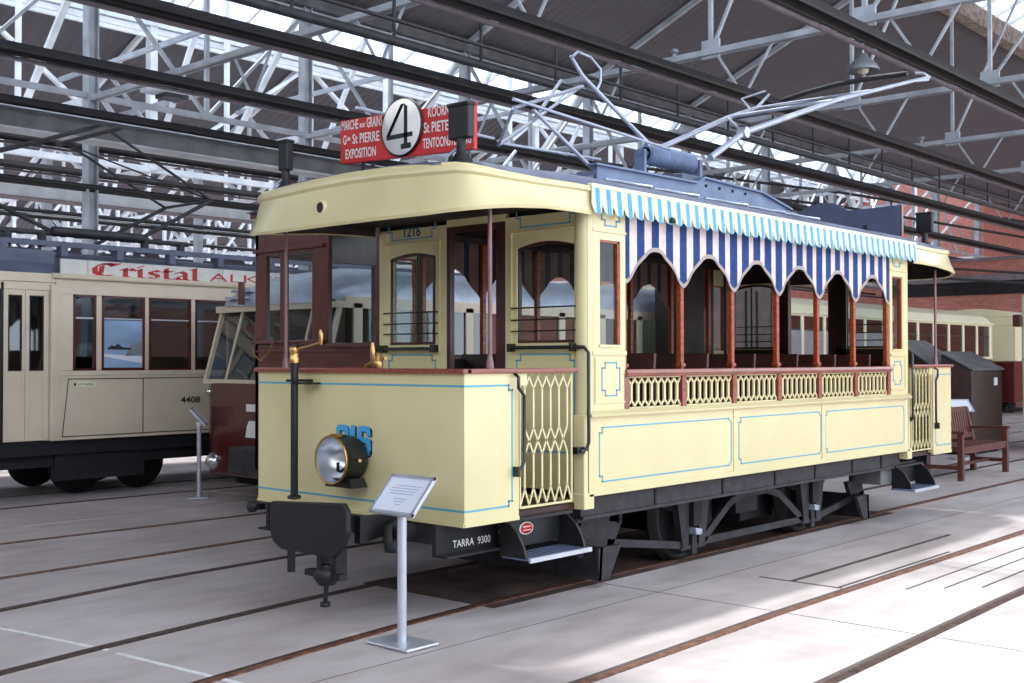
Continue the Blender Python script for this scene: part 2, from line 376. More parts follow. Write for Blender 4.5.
for k, (yr, zr) in enumerate(RIDGE):
    X1 = 62.0 if k < 1 else 45.0
    yv, zv = DECKS[k][2], DECKS[k][3]; yd, zd = DECKS[k+1][0], DECKS[k+1][1]
    for (ya, za, yb, zb) in ((yv, zv+.15, yr, zr), (yr, zr, yd, zd)):
        X0 = -13.2
        if k == 0:  # parts of this skylight closed with made-up opaque deck to shape the sun patch
            XC = .9 if ya < 0 else 24.0
            m = mb('deck'); m.add([(X0,ya,za),(XC,ya,za),(XC,yb,zb),(X0,yb,zb),(X0,ya,za+.12),(XC,ya,za+.12),(XC,yb,zb+.12),(X0,yb,zb+.12)],
                [(0,1,2,3),(7,6,5,4),(0,4,5,1),(1,5,6,2),(2,6,7,3),(3,7,4,0)]); struct(m.build('ceiling')); X0 = XC
            if ya < 0:  # added deck beyond the glass, keeps sun off the farther floor
                m = mb('deck'); A, B = 8.2, 62.0; m.add([(A,ya,za),(B,ya,za),(B,yb,zb),(A,yb,zb),(A,ya,za+.12),(B,ya,za+.12),(B,yb,zb+.12),(A,yb,zb+.12)],
                    [(0,1,2,3),(7,6,5,4),(0,4,5,1),(1,5,6,2),(2,6,7,3),(3,7,4,0)]); struct(m.build('ceiling')); X1 = 8.2
            else: X1 = 62.0
        gi += 1; g = mb('steel_white'); n = 36
        d = Vector((0, yb-ya, zb-za)).normalized()
        for q in range(n+1):
            x = X0+(X1-X0)*q/n; g.bar((x, ya, za-.03), (x, yb, zb-.03), .06, .08)
        for t in (0, .5, 1): g.bar((X0, ya+(yb-ya)*t, za+(zb-za)*t-.05), (X1, ya+(yb-ya)*t, za+(zb-za)*t-.05), .1, .1)
        o = struct(g.build('window_%d' % gi))
        p = mb('roof_glass'); p.add([(X0,ya,za),(X1,ya,za),(X1,yb,zb),(X0,yb,zb)], [(0,1,2,3)]); p.build('pane', o, recalc=False)
X0, X1 = -13.2, 45.0
# purlins at deck edges, gutters
def beam(label, y, z, w, h, ma, name='roof_beam', cat='beam', x0=X0, extra=None):
    m = mb(ma); m.box(x0, 61.9 if y < 12.1 else 44.9, y-w/2, y+w/2, z-h/2, z+h/2)
    if extra: extra(m)
    return tag(m.build(name), label, cat)
beam('weathered brown purlin under the skylight, top right corner', 6.0, 10.92, .35, .5, 'gutter_brown')
beam('white purlin along the foot of the bright skylight strip, above the tram', 17.5, 9.10, .25, .22, 'steel_white')
beam('thin white pipe rail hanging below the bright skylight strip', 17.3, 8.72, .08, .08, 'steel_white', 'pipe', 'pipe')
beam('grey gutter beam at the roof valley above the cream tram', 12.0, 8.40, .35, .25, 'girder_grey', 'gutter', 'gutter')
def lip(m): m.use('steel_grey'); m.box(X0, X1, 10.02, 10.42, 4.74, 4.765); m.box(X0, X1, 10.05, 10.4, 5.04, 5.06)
beam('deep grey plate girder across the left of the roof', 10.25, 4.90, .05, .30, 'girder_grey', 'plate_girder', 'girder', extra=lip)
def lip2(m): m.use('black'); m.box(X0, X1, 13.3, 13.34, 4.53, 4.56); m.use('trough_lip'); m.box(X0, X1, 13.3, 13.7, 4.28, 4.295)
beam('broad white box gutter high above the advertising tram', 13.5, 4.45, .36, .30, 'steel_white', 'box_gutter', 'gutter', extra=lip2)
beam('pale pipe under the roof above the advertising tram', 30.0, 6.2, .12, .12, 'steel_white', 'pipe', 'pipe')

def roof_z(y):
    for k in range(len(RIDGE)):
        yv, zv = DECKS[k][2], DECKS[k][3]; yr, zr = RIDGE[k]; yd, zd = DECKS[k+1][0], DECKS[k+1][1]; ye, ze = DECKS[k+1][2], DECKS[k+1][3]
        if yv <= y < yr: return zv+(zr-zv)*(y-yv)/(yr-yv)
        if yr <= y < yd: return zr+(zd-zr)*(y-yr)/(yd-yr)
        if yd <= y <= ye: return zd+(ze-zd)*(y-yd)/(ye-yd)
    return 8.5
ys = [12.2, 14.6, 17.5, 22.25, 24.8, 27.5, 33, 36, 38.5, 44, 46.6, 49, 56]
m = mb('brick'); m.prism([(y, 0) for y in (12.2, 56)]+[(y, roof_z(y)-.02) for y in ys[::-1]], 'x', X1, X1+.4); struct(m.build('wall_gable'))
m = mb('brick'); m.box(X1+.4, XF_, 12.2, 12.6, 0, 8.5); struct(m.build('wall_side'))
m = mb('brick'); m.prism([(-24, 0), (12.2, 0), (12.2, 8.4), (6.07, 11.0), (3.2, 12.2), (-1.5, 8.9), (-7.5, 11.4), (-24, 9)], 'x', XF_, XF_+.4); struct(m.build('wall_end'))
# ------------------------------------------------------------------ roof trusses, one per frame line and bay
BAYS = [(-1.5, 12.0, [-1.5, .75, 3.0, 5.2, 7.5, 9.7, 12.0], 'nearest roof bay, above the cream tram'),
        (12.0, 22.25, [12.0, 14.6, 17.5, 20.0, 22.25], 'second roof bay, over the advertising tram'),
        (22.25, 33.0, [22.25, 25, 27.5, 30.2, 33], 'third roof bay, behind the box gutter'),
        (33.0, 44.0, [33, 36, 38.5, 41.2, 44], 'farthest roof bay, behind the white box gutter')]
for bi, (ya, yb, nodes, nm) in enumerate(BAYS):
    for xi, X in enumerate(TX+([])):
        if X > (23 if bi == 0 else 44): continue
        col = 'steel_grey' if bi == 0 else 'steel_white'
        r = thing('roof_truss', '%s steel truss spanning the %s' % ('grey' if bi == 0 else 'white', nm), 'truss', (X, (ya+yb)/2, 5.8), 'trusses of the '+nm)
        c = mb(col); zc = 5.8; s_ = .08 if bi == 0 else .1
        c.bar((X-.05, ya, zc), (X-.05, yb, zc), .05, s_); c.bar((X+.05, ya, zc), (X+.05, yb, zc), .05, s_); c.build('bottom_chord', r)
        c = mb(col)
        for a, b in zip(nodes[:-1], nodes[1:]): c.bar((X, a, roof_z(a)-.12), (X, b, roof_z(b-.001)-.12), .09, .12)
        c.build('top_chord', r)
        for y in (nodes[1:-1] if bi else (.75, 3.0)):
            c = mb(col); w = .055 if bi == 0 else (.2 if abs(y-17.5) < .1 else .09)
            c.bar((X, y, zc), (X, y, roof_z(y)-.1), w, w*.9); c.box(X-.02, X+.02, y-.14, y+.14, zc-.08, zc+.18); c.build('post', r)
        k = len(nodes)-1
        for i in range(k):
            a, b = nodes[i], nodes[i+1]; c = mb(col)
            if bi == 0 and i > 1: continue
            w = .05 if bi == 0 else .11
            if i < k/2: c.bar((X, a, roof_z(a)-.15), (X, b, zc), w, w*.7)
            else: c.bar((X, a, zc), (X, b, roof_z(b-.001)-.15), w, w*.7)
            c.build('diagonal', r)
        if bi == 1:
            c = mb('steel_grey'); c.bar((X, nodes[1], 7.2), (X, nodes[3], 7.2), .08, .12); c.build('collar', r)
# columns
for X in TX:
    if 0 < X < 44.5:
        c = mb('steel_grey'); c.box(X-.09, X-.07, 11.9, 12.1, 0, 8.4); c.box(X+.07, X+.09, 11.9, 12.1, 0, 8.4); c.box(X-.08, X+.08, 11.985, 12.015, 0, 8.4)
        c.use('iron_dark'); c.box(X-.17, X+.17, 11.82, 12.18, 0, .05)
        tag(c.build('steel_column'), 'slim grey steel column rising behind the trams to the roof valley', 'column', 'columns of the middle row')
        c = mb('steel_grey'); c.box(X-.09, X+.09, 22.3, 22.5, 0, 7.2); c.box(X-.15, X+.15, 22.25, 22.55, 0, .05)
        tag(c.build('steel_column'), 'slim grey steel column at the second roof valley, far behind', 'column', 'columns of the far row')
# lattice girders along the hall (x direction)
def lattice(y, zt, zb, ma, step, w, label, zig=True):
    r = thing('lattice_girder', label, 'girder', ((X0+X1)/2, y, zb))
    c = mb(ma); c.bar((X0, y, zt), (X1, y, zt), w, w); c.build('top_chord', r)
    c = mb(ma); c.bar((X0, y, zb), (X1, y, zb), w, w); c.build('bottom_chord', r)
    n = int((X1+2)/step)
    for i in range(n):
        x = .25-4.35+i*step
        if x+step > 44.9: break
        c = mb(ma); c.bar((x, y, zb), (x, y, zt), w*.8, w*.8)
        if i % 2: c.bar((x, y, zb), (x+step, y, zt), w*.8, w*.6)
        else: c.bar((x, y, zt), (x+step, y, zb), w*.8, w*.6)
        c.build('web_member', r)
lattice(12.0, 8.2, 5.85, 'steel_grey', 2.175, .09, 'grey lattice girder running along the roof valley above the cream tram')
lattice(17.5, 8.9, 5.8, 'steel_white', 4.35, .13, 'white lattice girder with long diagonals below the skylight strip')
lattice(38.5, 8.2, 5.4, 'steel_white', 2.175, .16, 'white lattice girder farthest back under the roof')
lattice(44.0, 7.0, 4.6, 'steel_white', 2.175, .16, 'white lattice girder against the back wall')
# horizontal bracing under valley
c = mb('steel_grey')
for i, X in enumerate(TX[:-1]):
    if X < 39:
        c.bar((X, 12, 6.6), (X+4.35, 17.4, 6.6), .06, .06)
        c.bar((X+2.17, 12.1, 7.4), (X+2.17, 17.4, 7.4), .07, .09)
tag(c.build('wind_bracing'), 'crossing thin grey wind bracing rods under the skylight', 'bracing')

# trolley troughs over the tracks
TR = [(0.0, 'black overhead trough directly above the cream tram, top right'), (2.48, 'black overhead trough above the second track'),
      (4.95, 'black overhead trough above the silver-roofed tram, crossing above the route sign'), (7.55, 'black overhead trough above the advertising tram'),
      (10.2, 'black overhead trough along the top of the grey girder, left'), (12.7, 'black overhead trough just below the grey girder, left'),
      (15.3, 'thin black overhead trough across the white box gutter, left')]
for (y, lab) in TR:
    X1 = 61.9 if y < 10 else 44.9
    r = thing('overhead_trough', lab, 'trough', (14, y, 5.2)); h = .07
    c = mb('trough_black'); c.prism([(y-.11, 5.10), (y-.09, 5.11), (y-.07, 5.11+h), (y+.07, 5.11+h), (y+.09, 5.11), (y+.11, 5.10), (y+.12, 5.13), (y+.09, 5.12+h+.02), (y-.09, 5.12+h+.02), (y-.12, 5.13)], 'x', X0, X1); c.build('channel', r)
    c = mb('trough_lip'); c.box(X0, X1, y+.11, y+.15, 5.05, 5.09); c.build('conduit', r)
    c = mb('black'); c.tube([(X0, y, 5.06), (X1, y, 5.06)], .008, 5); c.build('contact_wire', r)
    if y < 8:
        for X in TX:
            if X > 34: continue
            c = mb('steel_grey')
            c.bar((X, y-.45, 5.8), (X, y-.06, 5.2), .03); c.bar((X, y+.45, 5.8), (X, y+.06, 5.2), .03); c.build('hanger', r)
X1 = 44.9
# black service duct above second track
c = mb('steel_dark'); c.tube([(X0, 4.25, 5.22), (61.9, 4.25, 5.22)], .055, 10); c.box(X0, X1, 4.05, 4.1, 5.38, 5.41)
for i in range(44): x = X0+1.45*i; c.bar((x, 4.25, 5.25), (x, 4.25, 5.8), .03)
tag(c.build('cable_duct'), 'round black cable duct running beside the trough behind the tram', 'duct')
# overhead wires, left background
for k, (y, z) in enumerate(((9.5, 4.0), (12, 4.35), (14, 4.1), (17, 4.6), (20, 4.9), (24, 5.0), (28, 4.9), (32, 5.2))):
    c = mb('black'); c.tube([(X0, y, z), (X1, y, z-.1)], .025+.0012*y, 5)
    tag(c.build('overhead_wire'), 'thick black overhead wire in the left background above the advertising tram', 'wire', 'black overhead wires in the left background')
# dark cables in front of the brick wall, right
for k, (za, zb) in enumerate(((7.6, 6.6), (7.2, 6.1), (5.6, 5.2), (5.3, 4.9))):
    c = mb('black'); c.tube([(14, 14, za-.9), (26, 9.5, za-1.25), (33.5, 5, zb-1.1), (34.6, -3, zb-1.1)], .04, 6)
    tag(c.build('overhead_wire'), 'sagging black cable in front of the brick wall, %s of four' % ('top', 'second from top', 'third from top', 'lowest')[k], 'wire')
# lamps
def dish_lamp(x, y, z, r, lab, top=7.5):
    t = thing('pendant_lamp', lab, 'lamp', (x, y, z))
    c = mb('enamel'); c.lathe([(.001, .3*r+.18), (.06, .3*r+.17), (.09, .18), (.5*r, .16), (.85*r, .07), (r, 0), (.98*r, -.02), (.8*r, .05), (.001, .1)], (x, y, z), 'z', 24); c.build('lamp_shade', t)
    c = mb('steel_grey'); c.tube([(x, y, z+.2), (x, y, top)], .02, 6); c.build('rod', t)
    c = mb('lamp_cream'); c.lathe([(.001, -.07), (.07, -.04), (.09, .02), (.04, .1)], (x, y, z), 'z', 12); c.build('bulb', t)
dish_lamp(11.57, 2.0, 5.88, .24, 'grey dish pendant lamp hanging at upper right above the pantograph', 8)
dish_lamp(1.75, 9.6, 4.9, .22, 'grey dish pendant lamp at the left edge below the plate girder', 5.8)
for (x, y, z, lab) in ((8.95, 3.6, 5.93, 'small spotlight on the truss chord right of centre'), (17.6, 3.6, 5.93, 'small spotlight on the third truss chord, right'),
                       (22, 2.1, 5.93, 'small spotlight on the truss chord at the far right')):
    t = thing('spotlight', lab, 'lamp', (x, y, z)); c = mb('enamel'); c.lathe([(.001, -.03), (.05, -.03), (.065, 0), (.04, .03), (.001, .04)], (x, y, z), 'z', 14); c.build('lamp_head', t)
    c = mb('steel_grey'); c.box(x-.02, x+.02, y-.02, y+.02, z-.14, z-.04); c.build('bracket', t)
t = thing('box_lamp', 'flat grey box light fitting hanging above the route sign, left', 'lamp', (7.4, 14.5, 7.1))
c = mb('steel_grey'); c.box(7.1, 7.8, 14.3, 14.8, 6.78, 6.93); c.build('housing', t); c = mb('steel_dark'); c.box(7.4, 7.9, 14.35, 14.75, 6.7, 6.79); c.build('reflector', t)
# ------------------------------------------------------------------ the cream open tram 216
XB, XE, XR = 1.108, 6.06, 7.168          # body front, body rear, rear dash
WB, WD = 1.0, .98
P0, BAY = 1.527, .685
POSTS = [P0+BAY*i for i in range(7)]
tram = thing('tram', 'cream open-sided antique tram with blue lining, striped curtains and red route sign, in the centre', 'tram', (3.58, 0, 0))
def mx_(x): return XB+XE-x               # mirror to the rear end

# roof
m = mb('roof_grey')
def roof_sec(x, hw, ze, zc, n=14): return [(x, hw*math.cos(math.pi-math.pi*i/n), ze+(zc-ze)*math.sin(math.pi*i/n)**.8) for i in range(n+1)]
secs = [roof_sec(-.02, .80, 2.69, 2.73), roof_sec(.25, 1.02, 2.66, 2.77), roof_sec(.7, 1.04, 2.64, 2.80), roof_sec(XB, 1.05, 2.64, 2.83)]
secs += [roof_sec(mx_(s[0][0]), abs(s[0][1]), s[0][2], s[7][2]) for s in secs[::-1]]
vs = [p for s in secs for p in s]; n = 15
fs = [(i*n+j, i*n+j+1, (i+1)*n+j+1, (i+1)*n+j) for i in range(len(secs)-1) for j in range(n-1)]
fs += [tuple(range(n)), tuple(range((len(secs)-1)*n, len(secs)*n))]
m.add(vs, fs, True); m.build('roof', tram)
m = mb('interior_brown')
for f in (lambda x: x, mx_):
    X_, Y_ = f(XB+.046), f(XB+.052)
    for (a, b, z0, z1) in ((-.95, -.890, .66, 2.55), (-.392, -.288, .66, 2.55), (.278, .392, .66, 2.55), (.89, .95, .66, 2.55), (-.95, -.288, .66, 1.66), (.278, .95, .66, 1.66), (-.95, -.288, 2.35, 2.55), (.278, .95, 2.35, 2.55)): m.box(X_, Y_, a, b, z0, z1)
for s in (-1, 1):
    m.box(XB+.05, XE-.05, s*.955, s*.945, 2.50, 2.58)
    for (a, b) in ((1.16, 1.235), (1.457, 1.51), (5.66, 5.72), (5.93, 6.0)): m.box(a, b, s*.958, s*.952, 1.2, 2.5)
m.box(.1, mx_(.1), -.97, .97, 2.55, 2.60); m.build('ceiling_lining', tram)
# canopies: flared valance around each platform
def canopy(front=True):
    path = []
    for (x, y) in ((XB-.02, -1.05), (.9, -1.05), (.6, -1.045), (.30, -1.04), (.15, -1.02), (.06, -.97), (.01, -.90), (-.01, -.7), (-.03, -.35), (-.035, 0)): path.append((x, y))
    path += [(-.03, .35), (-.025, .7), (-.015, .92), (.01, .985), (.06, 1.01), (.30, 1.03), (.6, 1.045), (.9, 1.05), (XB-.02, 1.05)]
    zt = [2.655, 2.655, 2.65, 2.655, 2.665, 2.68, 2.69, 2.70, 2.715, 2.72]; zt += zt[-2::-1]
    zb = [2.484, 2.484, 2.475, 2.448, 2.43, 2.415, 2.405, 2.40, 2.40, 2.40]; zb += zb[-2::-1]
    prof = []   # for each path pt a column: bottom inner, bottom outer, mid, rim lower, rim top, inner top
    k = len(path); vs = []
    for i, (x, y) in enumerate(path):
        a = Vector(path[max(0, i-1)]); b = Vector(path[min(k-1, i+1)]); d = (b-a).normalized(); nn = Vector((-d.y, d.x)) if False else Vector((d.y, -d.x))
        if nn.dot(Vector((x-1.1, y))) < 0: nn = -nn
        fl = .06*min(1, max(0, (1.0-x)/.7)); zz, zbb = zt[i], zb[i]
        H = zz-zbb
        col = [(-.03+fl, zbb+.0), (.0+fl, zbb-.008), (.008+fl, zbb+.012), (fl*.45, zbb+H*.4), (.0, zbb+H*.78), (.016, zbb+H*.84), (.016, zz-.012), (.004, zz+.004), (-.03, zz)]
        for (o, z) in col:
            X = x+nn.x*o; Y = y+nn.y*o
            vs.append((X if front else mx_(X), Y, z))
    q = 9; fs = [(i*q+j, i*q+(j+1)%q, (i+1)*q+(j+1)%q, (i+1)*q+j) for i in range(k-1) for j in range(q)]
    m = mb('cream'); m.add(vs, [f for f in fs if f[0] % q < 7], True); m.use('interior_brown'); m.add(vs, [f for f in fs if f[0] % q >= 7], True)
    o = m.build('canopy', tram)
    return o
cf = canopy(True); cr = canopy(False)
md = cf.modifiers.new('e', 'EDGE_SPLIT'); md.split_angle = math.radians(38); md = cr.modifiers.new('e', 'EDGE_SPLIT'); md.split_angle = math.radians(38)
m = mb('cream'); m.lathe([(.052, 0), (.05, -.03), (.04, -.036), (.034, -.03)], (-.045, .228, 2.523), 'x', 20); m.use('interior_brown'); m.lathe([(.0, -.027), (.034, -.03)], (-.045, .228, 2.523), 'x', 20)
m.lathe([(.06, .01), (.052, .0)], (-.045, .228, 2.523), 'x', 20); m.build('vent', tram)
for k, sx in enumerate((lambda x: x, mx_)):
    m = mb('interior_brown')
    pl = [(sx(.0), -.8), (sx(.2), -.97), (sx(XB), -1.0), (sx(XB), 1.0), (sx(.2), .97), (sx(.0), .8)]
    m.prism(pl, 'z', 2.565, 2.59); m.build('canopy_lining', tram)

# cream body sides
def rect_line(m, x0, x1, z0, z1, y, t, nx=.035, nz=.035, w=.009):
    pts = [(x0, z0+nz), (x0+nx, z0+nz), (x0+nx, z0), (x1-nx, z0), (x1-nx, z0+nz), (x1, z0+nz), (x1, z1-nz), (x1-nx, z1-nz), (x1-nx, z1), (x0+nx, z1), (x0+nx, z1-nz), (x0, z1-nz)]
    m.poly_line(pts, 'y', y, w, t)
for s in (-1, 1):
    y1 = s*WB; yi = s*(WB-.04)
    m = mb('cream'); m.box(XB, XE, yi, y1, .69, 1.19)
    m.box(XB, XE, y1-s*.005, y1+s*.012, .68, .715)
    for x in (2.895, 4.31): m.box(x-.028, x+.028, y1, y1+s*.008, .70, 1.19)
    m.use('line_blue')
    for (a, b) in ((1.225, 2.84), (2.95, 4.27), (4.35, 5.955)):
        pts = [(a, .78), (a+.03, .75), (b-.03, .75), (b, .78), (b, 1.10), (b-.035, 1.135), (a+.035, 1.135), (a, 1.10)]
        m.poly_line([(a, .80), (a+.03, .80), (a+.03, .765), (b-.03, .765), (b, .80), (b, 1.08), (b-.04, 1.115), (a+.03, 1.115), (a+.03, 1.08), (a, 1.08)], 'y', y1, .009, s*.003)
    m.build('side_panel', tram)
    m = mb('cream'); m.prism([(s*(WB-.02), 1.185), (s*(WB+.035), 1.185), (s*(WB+.04), 1.20), (s*(WB+.01), 1.225), (s*(WB-.02), 1.23)], 'x', XB-.005, XE+.005); m.build('belt_moulding', tram, bevel=.003)
    # end pilasters with a small window each
    for e in (0, 1):
        f = (lambda x: x) if e == 0 else mx_
        a, b = XB, 1.512; wa, wb_ = 1.235, 1.455
        if e: b = XB+(XE-(POSTS[6]+.018))
        wb_ = b-.055
        m = mb('cream'); m.box(f(a), f(wa), yi, y1, 1.22, 2.55); m.box(f(wb_), f(b), yi, y1, 1.22, 2.55)
        m.box(f(wa), f(wb_), yi, y1, 1.22, 1.65); m.box(f(wa), f(wb_), yi, y1, 2.335, 2.55)
        m.box(f(a+.04), f(b), y1, y1+s*.012, 1.585, 1.61); m.box(f(a+.04), f(b), y1, y1+s*.010, 2.385, 2.40)
        m.box(f(wa-.012), f(wb_+.012), y1, y1+s*.012, 1.636, 1.652); m.box(f(a+.07), f(b-.015), y1, y1+s*.008, 1.27, 1.28)
        m.box(f(a+.07), f(a+.08), y1, y1+s*.008, 1.28, 1.57)
        m.use('line_blue'); q = (lambda c, d: (min(c, d), max(c, d)))(f(wa+.02), f(wb_-.01)); rect_line(m, q[0], q[1], 1.32, 1.535, y1, s*.003)
        rect_line(m, q[0], q[1], 2.43, 2.60, y1, s*.003)
        o = m.build('corner_pilaster', tram)
        w = mb('wood'); w.box(f(wa), f(wa+.012), yi+s*.005, y1-s*.008, 1.65, 2.335); w.box(f(wb_-.02), f(wb_), yi+s*.005, y1-s*.008, 1.65, 2.335); w.box(f(wa), f(wb_), yi+s*.005, y1-s*.008, 2.32, 2.335); w.build('sash', o)
        w = mb('glass'); w.box(f(wa+.01), f(wb_-.018), yi+s*.012, yi+s*.016, 1.65, 2.322); w.build('pane', o)
        # rounded corner post with foot
        xc = f(XB+.035); m = mb('cream'); m.lathe([(.062, .70), (.062, 2.5)], (xc, s*(WB-.055), 0), 'z', 16)
        m.box(f(XB-.055), f(XB+.05), s*(WB-.10), s*(WB+.012), .60, .70); m.box(f(XB-.04), f(XB+.03), s*(WB-.09), s*(WB), .69, 1.2); m.build('corner_post', tram, bevel=.006)
    # cornice above openings
    m = mb('cream'); m.box(XB, XE, yi, y1, 2.52, 2.64); m.build('cornice', tram)
    # varnished posts, rail, stanchions
    for i, x in enumerate(POSTS):
        w = mb('wood'); a = .021
        w.box(x-a, x+a, s*(WB-.055), s*(WB-.012), 1.46, 2.54); w.box(x-a-.008, x+a+.008, s*(WB-.06), s*(WB-.002), 1.50, 1.53)
        w.build('window_post', tram, bevel=.008)
        w = mb('wood_rail'); w.box(x-.028, x+.028, s*(WB-.05), s*(WB+.004), 1.225, 1.46); w.build('stanchion', tram, bevel=.004)
    w = mb('wood_rail'); w.prism([(s*(WB-.07), 1.44), (s*(WB+.015), 1.44), (s*(WB+.025), 1.465), (s*(WB+.015), 1.49), (s*(WB-.07), 1.492)], 'x', P0-.02, POSTS[6]+.02); w.build('waist_rail', tram, bevel=.004)
    # lattice infill panels
    for i in range(6):
        a, b = POSTS[i]+.03, POSTS[i+1]-.03; nS = 8; p = (b-a)/nS; yy = s*(WB-.018); w = mb('cream'); za, zb = 1.232, 1.436
        for k in range(nS):
            c = a+p*(k+.5); h = .05
            w.bar((c, yy, za+h), (c, yy, zb-h), .022, .014, up=(0,1,0))
            for sg in (-1, 1):
                for (z0, z1) in ((zb-h, zb), (za+h, za)):
                    zz = z0+(z1-z0)*.55
                    w.bar((c, yy, z0), (c+sg*p*.36, yy, zz), .014, .012, up=(0,1,0)); w.bar((c+sg*p*.36, yy, zz), (c+sg*p*.5, yy, z1), .014, .012, up=(0,1,0))
        w.box(a, b, yy-.005, yy+.005, zb-.004, zb+.006); w.box(a, b, yy-.005, yy+.005, za-.008, za+.004)
        w.build('lattice_panel', tram)
    # striped curtain with arched hem
    c = MB(); yc = s*(WB-.005); n0 = 96; per = BAY/4
    xs = [P0-.01+(POSTS[6]-P0+.02)*i/(n0*3) for i in range(n0*3+1)]
    def hem(x):
        t = ((x-P0)/BAY) % 1.0; return 2.06+.235*(0+abs(math.sin(math.pi*t))**1.2)
    def yoff(x): return yc+s*.006*math.sin((x-P0)/per*2*math.pi)
    vs = []; fs = []
    for x in xs:
        h = hem(x); vs += [(x, yoff(x), h), (x, yoff(x), h+.03), (x, yoff(x), 2.53)]
    for i in range(len(xs)-1):
        xm = (xs[i]+xs[i+1])/2; t = ((xm-P0)/per+.5) % 1.0
        c.use('curtain_trim'); c.sm; base = i*3
        blue = abs(((xm-P0)/per) % 1.0-.0) < .23 or ((xm-P0)/per) % 1.0 > .77
        vv = [vs[base+k] for k in (0, 1, 4, 3)]; c.add(vv, [(0, 1, 2, 3)], True)
        nx_ = Vector((0, s*.004, 0)); c.add([Vector(v)+nx_ for v in vv], [(0, 1, 2, 3)], True)
        c.use('curtain_blue' if blue else 'curtain_white'); c.add([vs[base+k] for k in (1, 2, 5, 4)], [(0, 1, 2, 3)], True)
        inn = Vector((0, -s*.006, 0)); c.use('curtain_blue_shaded' if blue else 'curtain_white_shaded'); c.add([Vector(vs[base+k])+inn for k in (0, 2, 5, 3)], [(0, 1, 2, 3)], True)  # inner layer repeats the stripes in shaded colours to darken the interior
    c.build('striped_curtain', tram, recalc=False)
    # scalloped awning valance
    c = MB(); n = 44; xa, xb = XB-.05, XE+.04; p = (xb-xa)/n; y0 = s*1.062; y2 = s*1.09
    for k in range(n):
        cx = xa+p*(k+.5); segs = 10
        for q in range(segs):
            u0, u1 = -1+2*q/segs, -1+2*(q+1)/segs
            zz = [2.480+.062*(1-math.sqrt(max(0, 1-abs(u)**2.1))) for u in (u0, u1)]
            um = abs((u0+u1)/2); c.use('awning_blue' if um < .45 else 'awning_white')
            yy = [y2-s*.018*u*u for u in (u0, u1)]
            c.add([(cx+u0*p*.49, yy[0], zz[0]), (cx+u1*p*.49, yy[1], zz[1]), (cx+u1*p*.5, y0+s*.010, 2.655), (cx+u0*p*.5, y0+s*.010, 2.655)], [(0,1,2,3)], True)
    c.build('scalloped_awning', tram, recalc=False)
    c = mb('awning_trim'); c.box(xa, xb, s*1.035, s*1.078, 2.648, 2.675); c.build('awning_rail', tram, bevel=.005)
m = mb('iron'); m.lathe([(.001, .02), (.022, .01), (.03, -.02), (.001, -.022)], (1.93, -1.09, 2.515), 'z', 12); m.build('awning_bracket', tram)

